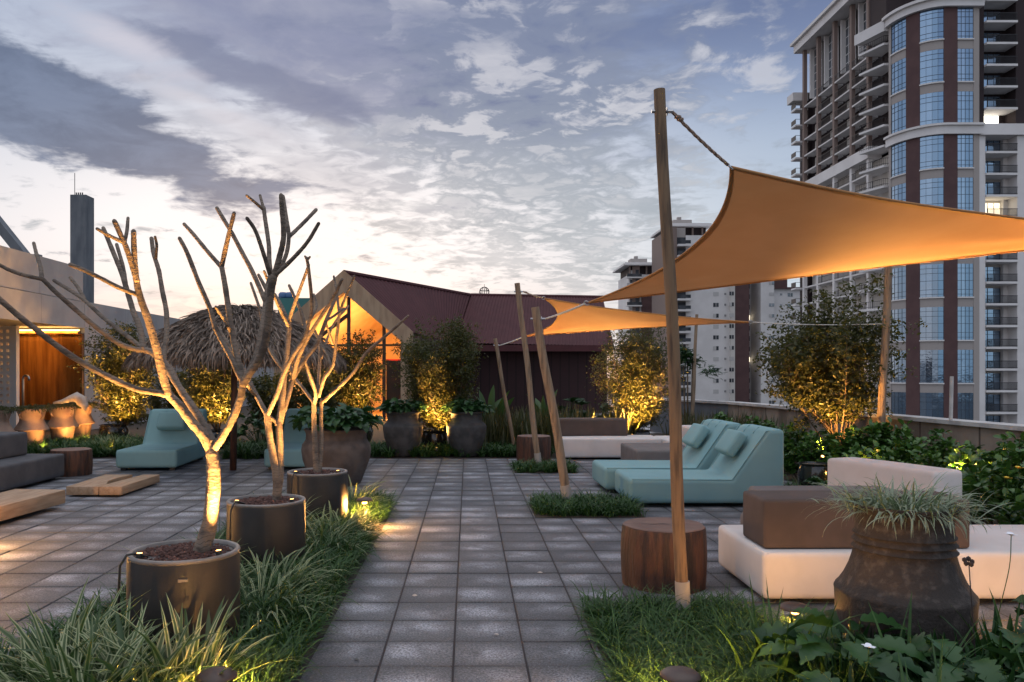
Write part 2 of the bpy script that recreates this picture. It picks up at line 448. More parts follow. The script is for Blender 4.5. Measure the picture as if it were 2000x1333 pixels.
def U(a, b, n): return rng.uniform(a, b, n)

def blades(acc, base, L, w, e0=(1.0, 1.5), bend=(.6, 1.8), Sg=5, fold=0., az_=None, roll=.3):
    N = len(base); azi = U(0, 2*np.pi, N) if az_ is None else az_
    Ls = U(*L, N)
    C, sd = arcs(base, azi, U(*e0, N), U(*bend, N), Ls, Sg, roll)
    Wd = U(*w, N)[:, None]*prof_blade(Sg)[None]
    acc.add(*strips(C, sd, Wd, fold)); return acc

def lamp(name, kind, loc, power, target=None, size=.04, cone=90, blend=.8, col=WARM):
    l = bpy.data.lights.new(name, kind); l.energy = power*LM; l.color = col; l.shadow_soft_size = size
    if kind == 'SPOT': l.spot_size = R(cone); l.spot_blend = blend
    o = bpy.data.objects.new(name, l); COL.objects.link(o); o.location = loc
    if target is not None: o.rotation_euler = (Vector(target)-Vector(loc)).to_track_quat('-Z', 'Y').to_euler()
    return o
# ================================================================== SETTING
def sheet(name, pts, z, m, kind='structure'):
    me = bpy.data.meshes.new(name); me.from_pydata([(p[0], p[1], z) for p in pts], [], [tuple(range(len(pts)))]); me.update()
    o = link(name, me, m); o['kind'] = kind; return o
sheet('ground', [(-3000, -3000), (3000, -3000), (3000, 3000), (-3000, 3000)], -32, 'asphalt')
mb = MB(); mb.box(-30, 9, -8, 62, -31.5, -.03); o = mb.build('roof_deck', 'concrete_grey'); o['kind'] = 'structure'
sheet('garden_bed', [(-29, -7), (7.6, -7), (7.6, 21), (4.4, 21), (4.4, 60), (-29, 60)], -.012, 'soil')
sheet('paving_base', [(-9.3, -4.0), (4.45, -4.0), (4.45, 9.2), (4.8, 15.0), (-9.3, 15.0)], -.006, 'seed')
tv, tf = [], []
for i in range(-23, 12):
    for j in range(-20, 27):
        x0 = -.08+i*PT+.0035; y0 = 4.331+j*PT+.0035; x1 = x0+PT-.007; y1 = y0+PT-.007
        if y1 > 15.05 or x1 > 4.8 or (x1 > 4.45 and y0 < 9.2): continue
        if (x0 > -2.52 and x1 < -.88 and -2 < y0 < 9.4) : continue
        a, b_, c = [random.gauss(0, .0011) for _ in range(3)]
        hs_ = [a-b_-c, a+b_-c, a+b_+c, a-b_+c]; k = len(tv); e = .004
        tv += [(x0+e, y0+e, hs_[0]), (x1-e, y0+e, hs_[1]), (x1-e, y1-e, hs_[2]), (x0+e, y1-e, hs_[3]), (x0, y0, -.008), (x1, y0, -.008), (x1, y1, -.008), (x0, y1, -.008)]
        tf += [(k, k+1, k+2, k+3), (k+4, k+5, k+1, k), (k+5, k+6, k+2, k+1), (k+6, k+7, k+3, k+2), (k+7, k+4, k, k+3)]
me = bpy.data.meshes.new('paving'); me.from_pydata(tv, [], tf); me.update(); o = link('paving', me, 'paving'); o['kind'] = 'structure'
sheet('planting_strip', [(-2.48, -2), (-.95, -2), (-.95, 9.6), (-2.48, 9.6)], .004, 'soil')
sheet('planting_bed', [(.75, 1.0), (4.45, 1.0), (4.45, 4.95), (1.75, 4.95), (1.75, 5.25), (.75, 5.25)], .004, 'soil')
sheet('planting_square', [(.74, 8.75), (1.95, 8.75), (1.95, 9.75), (.74, 9.75)], .004, 'soil')
sheet('planting_square', [(.74, 12.6), (1.75, 12.6), (1.75, 13.4), (.74, 13.4)], .004, 'soil')

# ---- parapet wall on the right
def wallseg(mb, p0, p1, z0, z1, t, mi=0):
    d = Vector((p1[0]-p0[0], p1[1]-p0[1], 0)); L = d.length
    mb.obox(((p0[0]+p1[0])/2, (p0[1]+p1[1])/2, (z0+z1)/2), (t, L, z1-z0), -math.atan2(d.x, d.y), mi)
par = thing('parapet_wall', 'stained beige rooftop parapet wall with pale coping behind the bushes', 'wall', (6.6, 12, 0))
pp = [(8.1, 0.8), (6.47, 16.2), (6.15, 18.4)]
mb = MB(); wallseg(mb, (8.1, .8), pp[1], 0, .86, .2); wallseg(mb, (6.47, 16.2), (6.14, 18.5), 0, .862, .2); mb.build('wall', 'parapet', par)
mb = MB(); wallseg(mb, (6.14, 18.52), (5.0, 21.5), 0, .86, .2); mb.build('dark_wall', 'concrete_dark', par)
mb = MB()
wallseg(mb, (8.1, .8), (6.47, 16.2), .862, .92, .34); wallseg(mb, (6.47, 16.2), (6.14, 18.5), .864, .918, .34); wallseg(mb, (6.14, 18.5), (5.0, 21.5), .863, .915, .34)
mb.build('coping', 'cap_white', par)
mb = MB(); mb.tube([P(1857, 822, 11.3), P(1859, 735, 11.3)], .025, 8); o = mb.build('vent_pipe', 'cap_white', origin=P(1857, 822, 11.3))
tag(o, 'slim pale vertical pipe rising from the parapet coping at right', 'pipe')

# ---- grey service building on the left with the bronze water wall
WX = -10.5
bld = thing('service_building', 'plain grey rendered building along the left side with a recessed bronze niche', 'building', (WX, 22, 0))
mb = MB(); mb.box(WX-8, WX, 21.82, 60, 0, 3.54); mb.build('wall', 'concrete_grey', bld)
mb = MB(); mb.box(WX-3.6, WX, 8, 21.8, 2.81, 3.52); mb.build('beam', 'concrete_grey', bld)
mb = MB(); mb.box(WX-3.5, WX-.04, 8, 21.8, 3.54, 4.46); mb.build('roof_upstand', 'concrete_grey', bld)
mb = MB(); mb.box(WX-3.6, WX-3.4, 8, 21.8, 0, 2.8); mb.box(WX-3.38, WX-.03, 8.0, 8.2, 0, 2.8); mb.build('back_wall', 'concrete_grey', bld)
mb = MB(); mb.box(-13.9, WX-.003, 21.66, 21.79, .3, 2.66)
mb.build('bronze_panel', 'bronze', bld)
mb = MB(); mb.box(-12.9, WX-.01, 21.50, 21.53, 2.722, 2.75); o = mb.build('light_strip', 'led', bld)
mb = MB(); mb.box(-12.9, WX-.01, 21.45, 21.62, 2.64, 2.715); o = mb.build('water_spout', 'bronze', bld)
l = lamp('light_strip_glow', 'AREA', (-11.7, 21.3, 2.70), 14, (-11.7, 21.62, 1.7)); l.data.shape = 'RECTANGLE'; l.data.size = 2.3; l.data.size_y = .05
l = lamp('light_strip_wash', 'AREA', (-11.7, 21.35, 2.62), 6, (-11.7, 21.3, 4)); l.data.shape = 'RECTANGLE'; l.data.size = 2.3; l.data.size_y = .05
# lattice of square openings
lat = MB(); X1 = -11.63; X0 = -13.6; yL = 20.5; ps = .165
nx = int((X1-X0)/ps); 
for i in range(nx+1):
    x = X1-.14-i*ps
    lat.box(x-.045, x+.045, yL, yL+.14, .0, 2.80)
for k in range(18):
    zz_ = .1+k*.165
    if zz_ < 2.75: lat.box(X0, X1-.02, yL+.003, yL+.137, zz_-.045, zz_+.045)
lat.box(X1-.1, X1, yL-.004, yL+.144, 0, 2.803)
o = lat.build('lattice_screen', 'cream_light', origin=(X1, yL, 0))
tag(o, 'pale block lattice screen with square openings beside the bronze water wall', 'screen')
sp = MB(); b0 = P(45, 800, 20.0)
c = [Vector((b0.x, b0.y, 0)), Vector((b0.x, b0.y, 1.2)), Vector((b0.x, b0.y, 1.42))]
for k in range(7):
    a = math.pi*k/6; c.append(Vector((b0.x+.075-.075*math.cos(a), b0.y, 1.44+.075*math.sin(a))))
c.append(c[-1]+Vector((0, 0, -.05)))
sp.tube(c, .028, 10); o = sp.build('shower_pipe', 'steel', origin=(b0.x, b0.y, 0), smooth=True)
tag(o, 'grey hooked outdoor shower pipe in front of the bronze wall', 'shower')

# ---- chimney tower and slanting beam beyond
tw = thing('concrete_tower', 'tall slim dark concrete shaft with a thin antenna behind the left building', 'tower', (-29, 60, 0))
mb = MB(); Yt = 60
a = P(137, 380, Yt); b_ = P(168, 380, Yt)
mb.box(a.x, b_.x, Yt, Yt+1.3, -31, a.z); mb.build('shaft', 'concrete_dark', tw)
mb = MB(); q = P(146, 380, Yt+.4); mb.tube([q, P(146, 338, Yt+.4)], .025, 5)
for px in (149, 153, 157, 161): mb.tube([P(px, 381, Yt+.5), P(px, 376, Yt+.5)], .05, 5)
mb.build('antenna', 'rail', tw)
mb = MB(); p0 = P(-20, 415, 45); p1 = P(52, 505, 45); mb.tube([p0, p1], .35, 4)
q = P(52, 505, 45); mb.tube([Vector((q.x+.3, q.y+.5, q.z+.3)), Vector((q.x+.3, q.y+.5, -31))], .3, 4)
o = mb.build('inclined_beam', 'concrete_dark', origin=(p1.x, 45, -31)); tag(o, 'grey slanting concrete beam rising above the left building', 'beam')

# ---- teal container box with blue tanks
tk = thing('rooftop_plant_room', 'teal painted box with round blue tanks on top behind the thatched umbrella', 'plant room', (-11, 50, 0))
mb = MB(); a = P(543, 582, 50); b_ = P(608, 582, 50); mb.box(a.x, b_.x, 50, 53, -.02, a.z); mb.build('body', 'teal_paint', tk)
for px in (553, 566):
    mb = MB(); c = P(px, 582, 51); mb.lathe([(.28, 0), (.3, .05), (.3, .25), (.2, .36), (.05, .38)], c, 16); mb.build('tank', 'blue_tank', tk, smooth=True)

# ---- gabled lounge house
hs = thing('gabled_lounge', 'maroon corrugated gabled house with pale timber portal and warm lit interior', 'house', (-3, 27, 0))
def rib_roof(mb, r0, r1, e0, e1, n, h=.028, mi=0):
    r0, r1, e0, e1 = map(Vector, (r0, r1, e0, e1)); nrm = (r1-r0).cross(e0-r0).normalized()
    if nrm.z < 0: nrm = -nrm
    vs = []; fs = []
    for i in range(n+1):
        for j, q in enumerate((0, .32, .5, .82)):
            t = (i+q)/(n+1); off = nrm*(h if j in (1, 2) else 0)
            vs += [r0.lerp(r1, t)+off, e0.lerp(e1, t)+off]
    for i in range(len(vs)//2-1): fs.append((2*i, 2*i+1, 2*i+3, 2*i+2))
    mb.add(vs, fs, mi)
A = Vector((-4.05, 26, 4.88)); B = Vector((.13, 33.8, 4.88)); Cc = Vector((5.85, 35.0, 4.9))
E1 = Vector((-1.84, 26, 2.92)); E2 = Vector((-.5, 30.6, 2.72)); E3 = Vector((5.62, 31, 2.62))
G1 = Vector((-6.26, 26, 2.92)); G2 = Vector((-4, 37, 2.8)); G3 = Vector((5.9, 39, 2.8))
Kx = Vector((-1.84, 26.42, 2.92))
mb = MB(); d = Vector((0, .42, 0))
rib_roof(mb, A+Vector((.0, .02, -.05)), B, E1+Vector((0, .0, -.02)), E2, 34); rib_roof(mb, B, Cc, E2, E3, 44)
rib_roof(mb, A+Vector((0, .42, 0)), B, G1+d, G2, 30); rib_roof(mb, B, Cc, G2, G3, 30)
mb.build('roof', 'maroon_roof', hs)
mb = MB(); mb.tube([A, B], .07, 6); mb.tube([B, Cc+Vector((.1, 0, 0))], .075, 6)
mb.tube([Cc+Vector((.02, 0, 0)), E3+Vector((.02, 0, 0))], .06, 4); mb.build('ridge_cap', 'maroon_roof', hs)
mb = MB()
for p, q in ((E1, E2), (E2, E3)):
    dd = (q-p); L = dd.length; ang = math.atan2(dd.y, dd.x)
    c = (p+q)/2; mb.obox((c.x, c.y-.02, c.z-.14), (L, .06, .24), ang)
mb.build('fascia', 'maroon_roof', hs)
mb = MB(); mb.box(.2, 5.5, 31.5, 38, 0, 2.62)
mb.add([(5.45, 31.5, 2.6), (5.45, 38.2, 2.6), (5.6, 35, 4.8)], [(0, 1, 2)])
mb.add([(-1.7, 26.45, 0), (.2, 31.5, 0), (.2, 31.5, 2.66), (-1.7, 26.45, 2.8)], [(0, 1, 2, 3)])
mb.build('wall', 'maroon_wall', hs)
# timber portal: outer pentagon minus inner, 0.45 deep
def portal(mb, outer, inner, y0, y1):
    n = len(outer); vs = []
    for yy in (y0, y1):
        vs += [(p[0], yy, p[1]) for p in outer]+[(p[0], yy, p[1]) for p in inner]
    fs = []
    for i in range(n-1):
        fs += [(i, n+i, n+i+1, i+1), (2*n+i, 2*n+i+1, 3*n+i+1, 3*n+i), (i, i+1, 2*n+i+1, 2*n+i), (n+i, 3*n+i, 3*n+i+1, n+i+1)]
    mb.add(vs, fs)
outer = [(-6.30, 0), (-6.30, 2.93), (-4.05, 4.93), (-1.80, 2.93), (-1.80, 0)]
inner = [(-5.95, 0), (-5.95, 2.72), (-4.05, 4.20), (-2.19, 2.62), (-2.19, 0)]
mb = MB(); portal(mb, outer, inner, 25.9, 26.4); mb.build('timber_portal', 'board', hs)
mb = MB()   # interior shell
sk = 4.2
vi = [(-5.95, 26.42, 0), (-5.95, 26.42, 2.72), (-4.05, 26.42, 4.2), (-2.19, 26.42, 2.62), (-2.19, 26.42, 0)]
vo = [(p[0]+1.6, 33, p[2]) for p in vi]
mb.add(vi+vo, [(0, 5, 6, 1), (1, 6, 7, 2), (2, 7, 8, 3), (3, 8, 9, 4), (0, 4, 9, 5)]); mb.build('interior_shell', 'interior', hs)
mb = MB(); mb.add([vo[0], vo[1], vo[2], vo[3], vo[4]], [(0, 1, 2, 3, 4)]); mb.build('back_wall', 'interior', hs)
mb = MB()
for px, top in ((681, 600), (750, 610)):
    x = XA(px, 26.3); mb.box(x-.055, x+.055, 26.30, 26.38, 0, 1.6-(top-CY)*26.3/F+ (.1 if px > 700 else .35))
mb.box(-5.95, -2.19, 26.29, 26.37, 2.46, 2.53); mb.box(-2.75, -2.25, 26.8, 26.9, .02, 2.0, 0)
mb.obox((-4.6, 26.6, 3.05), (1.6, .09, .12), 0, 0, 0, -R(38))
mb.build('window_frame', 'dark_frame', hs)
mb = MB(); 
for i in range(9): mb.box(-2.9+i*.09, -2.86+i*.09, 27.4, 27.44, .02, 1.95)
mb.box(-2.95, -2.15, 27.38, 27.46, 1.95, 2.05); mb.build('red_screen', 'interior_red', hs)
lamp('lounge_ceiling_light', 'POINT', (-3.6, 27.6, 1.7), 170, size=.4, col=(1, .55, .18))
lamp('lounge_red_light', 'POINT', (-2.6, 27.0, 1.5), 9, size=.15, col=(1, .2, .1))
# wire crown on the roof
mb = MB(); c = P(946, 570, 35.6); rr = .22
for k in range(6):
    a = math.pi*k/6; mb.tube([c+Vector((rr*math.cos(a)*math.cos(t), rr*math.sin(a)*math.cos(t), rr*math.sin(t))) for t in np.linspace(0, 2*math.pi, 17)], .012, 4, cap=False)
for zz_ in (-.12, .05): mb.tube([c+Vector((math.sqrt(rr*rr-zz_*zz_)*math.cos(t), math.sqrt(rr*rr-zz_*zz_)*math.sin(t), zz_)) for t in np.linspace(0, 2*math.pi, 17)], .014, 4, cap=False)
mb.tube([c+Vector((0, 0, rr)), c+Vector((0, 0, rr+.12))], .012, 4)
for a in (0, 2.1, 4.2): mb.tube([c+Vector((.1*math.cos(a), .1*math.sin(a), -.18)), c+Vector((.14*math.cos(a), .14*math.sin(a), -.6))], .012, 4)
o = mb.build('wire_sphere', 'rail', origin=(c.x, c.y, c.z-.5)); tag(o, 'small dark wire sphere ornament standing on the maroon roof ridge', 'ornament')

# ================================================================== HOTEL TOWER
ht = thing('curved_glass_tower', 'tall brown and cream apartment tower with curved blue glass bay and balconies', 'tower', (61.3, 110, -32))
ZB = -31.9
def zrow(lo, hi, z0=32.0, st=3.0):
    k = math.ceil((lo-z0)/st); return [z0+st*i for i in range(k, int((hi-z0)//st)+1)]
# core volumes: brown above the band, cream below
mb = MB(); mb.box(63.2, 92, 117, 146.2, 35.4, 61); mb.box(67.2, 92, 112.6, 117, 35.4, 66); mb.build('upper_wall', 'brick_dark', ht)
mb = MB(); mb.box(63.2, 92, 117, 146.1, ZB, 34.3); mb.box(67, 92, 112.61, 117, ZB, 34.3); mb.build('lower_wall', 'cream', ht)
# curved bay surface
def bay(t):      # t 0..90 on the quarter ellipse, above 90 straight along x
    if t <= 90:
        a = R(180+t); return Vector((66.2+4.6*math.cos(a), 116+6*math.sin(a), 0)), Vector((math.cos(a)/4.6, math.sin(a)/6, 0)).normalized()
    return Vector((66.2+(t-90)*.1, 110, 0)), Vector((0, -1, 0))
def curve_panel(mb, t0, t1, z0, z1, off, th, mi=0, n=6):
    vs = []
    for i in range(n+1):
        p, nn = bay(t0+(t1-t0)*i/n)
        for z_ in (z0, z1):
            a = p+nn*off; b2 = p+nn*(off-th); vs += [(a.x, a.y, z_), (b2.x, b2.y, z_)]
    fs = []
    for i in range(n):
        q = 4*i; r_ = q+4
        fs += [(q, r_, r_+2, q+2), (q+1, q+3, r_+3, r_+1), (q+2, r_+2, r_+3, q+3), (q, q+1, r_+1, r_)]
    fs += [(0, 2, 3, 1), (4*n, 4*n+1, 4*n+3, 4*n+2)]
    mb.add(vs, fs, mi)
mb = MB()
curve_panel(mb, 30, 50, ZB, 52, .10, .6); curve_panel(mb, 84, 104, ZB, 52, .10, .6); mb.build('brown_pier', 'brick_brown', ht)
mb = MB(); curve_panel(mb, -4, 2, ZB, 52, .10, .6, n=2); curve_panel(mb, 126, 134, ZB, 52, .08, .8, n=2); mb.build('edge_pier', 'beige', ht)
gl = [(2, 30), (50, 84), (104, 126)]
tops = [52.0, 46.3, 40.4, 34.5]; bots = [47.6, 41.7, 35.5, 29.8]
z_ = 28.5
while z_ > -30: tops.append(z_); bots.append(z_-4.65); z_ -= 5.95
for gi, (t0, t1) in enumerate(gl):
    for k in range(len(tops)):
        sp = MB()
        z1, z0 = tops[k], bots[k]
        g = MB(); n = 4
        for i in range(n):      # faceted flat panes
            curve_panel(g, t0+(t1-t0)*i/n, t0+(t1-t0)*(i+1)/n, z0, z1, .0, .1, 0, 1)
        for i in range(n+1):
            tt = t0+(t1-t0)*i/n; w = .2
            curve_panel(g, max(t0, tt-w), min(t1, tt+w), z0, z1, .04, .1, 1, 1)
        for zz_ in (z0+.45, z0+1.1, (z0+z1)/2, z1-1.3, z1-.6): curve_panel(g, t0, t1, zz_-.022, zz_+.022, .045, .1, 1, 4)
        g.build('bay_window', ['glass_blue', 'mullion'], ht)
        if k > 0 and k != 3:
            curve_panel(sp, t0, t1, z1, bots[k-1], .03, .3, 0, 5)
            curve_panel(sp, t0-.3, t1+.3, bots[k-1]-.1, bots[k-1]+.08, .22, .3, 1, 5)
            sp.build('spandrel', ['beige', 'cream_light'], ht)
mb = MB(); curve_panel(mb, -6, 138, 34.45, 35.6, .45, 1.3, 0, 24); curve_panel(mb, -6, 138, 35.6, 35.9, .75, 1.3, 0, 24); mb.build('middle_cornice', 'cream_light', ht)
mb = MB(); curve_panel(mb, -6, 138, 52.0, 53.0, .6, 1.6, 0, 24); curve_panel(mb, -6, 138, 53.0, 53.4, 1.0, 1.6, 0, 24); mb.build('bay_cornice', 'cream_light', ht)
mb = MB(); mb.box(66.2, 70.5, 110.6, 113, 53, 53.2)
mb.add([(66.2, 110.2, 53.3), (61.7, 116, 53.3), (63.2, 117.2, 53.3), (70.5, 117, 53.3), (70.5, 110.2, 53.3)], [(0, 4, 3, 2, 1)]); mb.build('bay_roof', 'beige', ht)
# right hand balcony column
XB0, XB1 = 71.55, 75.85
mb = MB(); mb.box(75.9, 77.6, 110.0, 112.6, ZB, 34.3); mb.box(70.6, 71.5, 110.02, 112.6, ZB, 34.3); mb.build('white_pier', 'cream_light', ht)
mb = MB(); mb.box(75.9, 84, 110.3, 112.6, 35.9, 66); mb.box(70.6, 71.5, 110.32, 112.6, 35.9, 66); mb.build('dark_pier', 'brick_dark', ht)
mb = MB(); mb.box(70.6, 84, 109.6, 112.58, 34.32, 35.85); mb.build('balcony_band', 'cream_light', ht)
mb = MB(); mb.box(77.62, 92, 110.6, 112.59, ZB, 34.3); mb.build('side_wall', 'cream', ht)
mb = MB(); mb.box(75.25, 75.88, 111.9, 112.58, ZB, 34.3); mb.build('return_wall', 'cream_light', ht)
rows = [z for z in zrow(-9, 62, 32.0) if abs(z-35) > .5]; rows = [z+(.05 if z > 35 else 0) for z in rows]
lit = {0: None}
for z_ in rows:
    bal = MB(); bal.box(XB0, XB1, 109.8, 112.55, z_-.18, z_+.12); o = bal.build('balcony', 'cream_light', ht)
    r_ = MB(); r_.box(XB0, XB1, 109.84, 109.9, z_+1.12, z_+1.2); r_.box(XB0, XB1, 109.85, 109.89, z_+.25, z_+.3)
    for i in range(29): x = XB0+.08+i*(XB1-XB0-.16)/28; r_.box(x-.022, x+.022, 109.85, 109.89, z_+.12, z_+1.14)
    r_.build('railing', 'rail', o)
    g = MB()
    islit = 34 < z_ < 36 or abs(z_-23.0) < .6 or abs(z_-38.05) < .4
    w = 'lit_room_white' if z_ > 34 else 'lit_room'
    islit = abs(z_-35) < 1 or abs(z_-23) < .5
    g.box(XB0+.05, XB0+3.6, 112.45, 112.56, z_+.13, z_+2.45)
    for i in range(5): x = XB0+.05+i*.88; g.box(x-.03, x+.03, 112.4, 112.5, z_+.13, z_+2.45, 1)
    g.box(XB0+.05, XB0+3.6, 112.41, 112.51, z_+1.9, z_+1.95, 1)
    g.build('balcony_door', [w if islit else 'glass_blue', 'mullion'], ht)
# lit room on the band
g = MB(); g.box(XB0+.05, XB0+3.4, 112.47, 112.568, 36.0, 37.8); g.build('balcony_door', 'lit_room_white', ht)
# narrow prow balconies between bay and left face
for z_ in zrow(-9, 58, 32.0):
    if z_ > 52.5: continue
    c = MB(); zt = z_+.12
    top = [(59.7, 121.6), (61.2, 117.2), (63.3, 117.0), (63.3, 121.6)]
    vs = [(x, y, z_-.2) for x, y in top]+[(x, y, zt) for x, y in top]
    c.add(vs, [(0, 1, 2, 3), (7, 6, 5, 4), (0, 4, 5, 1), (1, 5, 6, 2), (2, 6, 7, 3), (3, 7, 4, 0)])
    o = c.build('balcony', 'cream_light', ht)
    r_ = MB()
    for h in (.35, 1.15):
        r_.tube([(59.75, 121.5, z_+h), (61.22, 117.25, z_+h), (63.2, 117.05, z_+h)], .04, 4)
    for t in np.linspace(0, 1, 14): 
        a = Vector((59.75, 121.5, 0)).lerp(Vector((61.22, 117.25, 0)), t); r_.tube([(a.x, a.y, z_+.12), (a.x, a.y, z_+1.15)], .022, 4, cap=False)
    for t in np.linspace(0, 1, 8):
        a = Vector((61.22, 117.25, 0)).lerp(Vector((63.2, 117.05, 0)), t); r_.tube([(a.x, a.y, z_+.12), (a.x, a.y, z_+1.15)], .022, 4, cap=False)
    r_.build('railing', 'rail', o)
mb = MB(); mb.box(62.9, 63.3, 117.02, 117.4, ZB, 52); mb.build('white_pier', 'cream_light', ht)
c = MB(); c.add([(59.2, 122, 51.6), (60.9, 116.6, 51.6), (63.3, 116.4, 51.6), (63.3, 122, 51.6), (59.2, 122, 53.2), (60.9, 116.6, 53.2), (63.3, 116.4, 53.2), (63.3, 122, 53.2)],
      [(0, 1, 2, 3), (7, 6, 5, 4), (0, 4, 5, 1), (1, 5, 6, 2), (2, 6, 7, 3), (3, 7, 4, 0)]); c.build('bay_cornice', 'cream_light', ht)
# left face: piers, slabs, recesses
XL = 61.3; ys = [122.2, 127.6, 133.6, 139.8, 145.6]
mb = MB(); mlo = MB()
for yy in ys:
    mb.box(XL, 61.9, yy-.34, yy+.34, 35.8, 60.4); mlo.box(XL, 61.9, yy-.34, yy+.34, ZB, 34.3)
mb.build('upper_piers', 'beige_pink', ht); mlo.build('lower_piers', 'cream_light', ht)
mb = MB(); mb.box(XL-.3, 63.1, 121.4, 146.4, 34.32, 36.1); mb.build('band', 'cream_light', ht)
mb = MB(); mb.box(XL-1.1, 92, 120.6, 147.2, 60.45, 61.9); mb.box(XL-1.6, 92, 120.1, 147.7, 61.9, 62.4); mb.build('roof_cornice', 'cream_light', ht)
mb = MB(); mb.box(61.45, 64, 116.95, 121.58, 53.3, 60.4); mb.build('corner_wall', 'brick_dark', ht)
for bi in range(4):
    y0, y1 = ys[bi]+.4, ys[bi+1]-.4
    for z_ in zrow(-9, 51.6, 32.0):
        if abs(z_-35) < .6: continue
        o = MB().box(XL+.02, 63.15, y0, y1, z_-.12, z_+.12).build('balcony', 'cream_light', ht)
        if bi < 3:
            r_ = MB(); r_.box(XL-.03, XL+.03, y0, y1, z_+1.1, z_+1.18); r_.box(XL-.03, XL+.03, y0, y1, z_+.25, z_+.3)
            for i in range(12): yy = y0+(i+.5)*(y1-y0)/12; r_.box(XL-.02, XL+.02, yy-.03, yy+.03, z_+.12, z_+1.12)
            r_.build('railing', 'rail', o)
    w = MB(); g0 = y0+(y1-y0)*.35
    for z_ in zrow(-9, 51.6, 32.0):
        w.box(63.05, 63.19, g0, g0+1.6, z_+.15, z_+2.4, 0); w.box(63.03, 63.18, g0+1.6, g0+2.6, z_+.13, z_+2.5, 1)
    w.build('recess_windows', ['glass_dark', 'cream'], ht)
    g = MB(); g.box(62.9, 63.15, y0+1.2, y1-.6, 51.4, 60.3, 0)
    for i in range(4): yy = y0+1.2+i*(y1-y0-1.8)/3; g.box(62.85, 62.98, yy-.06, yy+.06, 51.4, 60.3, 1)
    for i in range(7): zz_ = 51.4+i*1.45; g.box(62.85, 62.97, y0+1.2, y1-.6, zz_-.05, zz_+.05, 1)
    g.box(62.2, 62.9, y1-.6, y1-.2, 51.4, 60.3, 1)
    g.build('tall_window', ['glass_dark', 'cream_light'], ht)
for z_ in zrow(-9, 52, 32.0):     # balconies beyond the far corner
    o = MB().box(60.2, 62.5, 146.3, 148.4, z_-.18, z_+.12).build('balcony', 'cream_light', ht)
    r_ = MB(); r_.box(60.22, 60.28, 146.35, 148.35, z_+.3, z_+1.15); r_.box(60.22, 61.2, 146.33, 146.38, z_+1.08, z_+1.15)
    r_.build('railing', 'rail', o)
mb = MB(); mb.box(59.7, 62.5, 146.25, 149, 51.5, 53); mb.build('side_cornice', 'cream_light', ht)
mb = MB(); mb.box(62.5, 92, 146.3, 149.9, ZB, 53); mb.build('far_wall', 'brick_dark', ht)

# ================================================================== APARTMENT BLOCKS BEHIND
def block(loc, label):
    return thing('apartment_block', label, 'building', loc)
Yb = 200.0; fl = 2.72
def px2x(px, Y=Yb): return XA(px, Y)
def py2z(py, Y=Yb): return CH-(py-CY)*Y/F
ab = block((70, Yb, -32), 'wide cream apartment block with a dark brown vertical strip behind the sail')
x = px2x
mb = MB()
mb.box(x(1340), x(1433), Yb, Yb+25, ZB, 36); mb.box(x(1462), x(1486), Yb+7, Yb+25, ZB, 35); mb.box(x(1486), x(1512), Yb, Yb+20, ZB, 34)
mb.box(x(1512), x(1590), Yb+1.5, Yb+20, ZB, py2z(563)); mb.build('wall', 'cream_light', ab)
mb = MB(); mb.box(x(1425), x(1433.5), Yb-.8, Yb+5, ZB, 35.9); mb.build('wall_pilaster', 'cream', ab)
mb = MB(); mb.box(x(1433.6), x(1462), Yb-.5, Yb+25, ZB, 36.4); mb.build('brown_strip', 'brick_brown', ab)
mb = MB(); mb.box(x(1512.5), x(1590), Yb+.8, Yb+20, py2z(563), py2z(560)); mb.box(x(1516), x(1544), Yb+2, Yb+20, py2z(560), py2z(540)); mb.build('set_back_storey', ['brick_brown'], ab)
zf = [py2z(774)+fl*i for i in range(-1, 15)]
mb = MB(); mb.box(x(1321), x(1340), Yb+.6, Yb+20, ZB, 38); mb.build('balcony_core', 'beige', ab)
mb = MB(); mb.box(x(1309), x(1321.5), Yb-.3, Yb+20, ZB, 38); mb.build('pink_strip', 'beige_pink', ab)
cnt = 0
for i, z_ in enumerate(zf):
    o = MB().box(x(1322), x(1347), Yb-1.3, Yb+.55, z_-.5, z_+.0).build('balcony', 'cream_light', ab)
    r_ = MB(); r_.box(x(1322), x(1346.5), Yb-1.32, Yb-1.26, z_+.1, z_+.95); r_.build('railing', 'glass_dark', o)
    MB().box(x(1323), x(1345), Yb+.35, Yb+.58, z_+.1, z_+1.9).build('window', 'glass_dark', ab)
    for (a, b_, h0, h1, mt) in ((1393, 1403.5, .7, 1.7, i % 3), (1424.5-2, 1431, .8, 1.75, (i+1) % 4), (1415, 1418, 1.0, 1.5, 0), (1463, 1471, .6, 1.7, 0), (1474, 1483.5, .6, 1.8, 0), (1502, 1512, .8, 1.6, i % 3), (1528, 1532, 1.0, 1.5, 0), (1543, 1553, .7, 1.6, 0)):
        z0 = z_+h0
        yy = Yb-.06 if a < 1420 else Yb-.86 if a < 1432 else Yb+6.9 if a < 1485 else Yb-.06 if a < 1512 else Yb+1.44
        if z0 > 34 or (a > 1513 and z0 > py2z(566)): continue
        w = MB(); w.box(x(a), x(b_), yy, yy+.1, z0, z_+h1, 1 if mt == 1 else 0)
        if mt != 1: w.box(x((a+b_)/2)-.06, x((a+b_)/2)+.06, yy-.03, yy+.05, z0, z_+h1, 1)
        if mt == 2: w.box(x(a), x((a+b_)/2), yy-.02, yy+.05, z0, z_+h1, 1)
        isl = (1460 < a < 1485) and i in (4, 8)
        w.build('window', ['lit_room' if isl else 'glass_dark', 'blind'], ab)
        cnt += 1
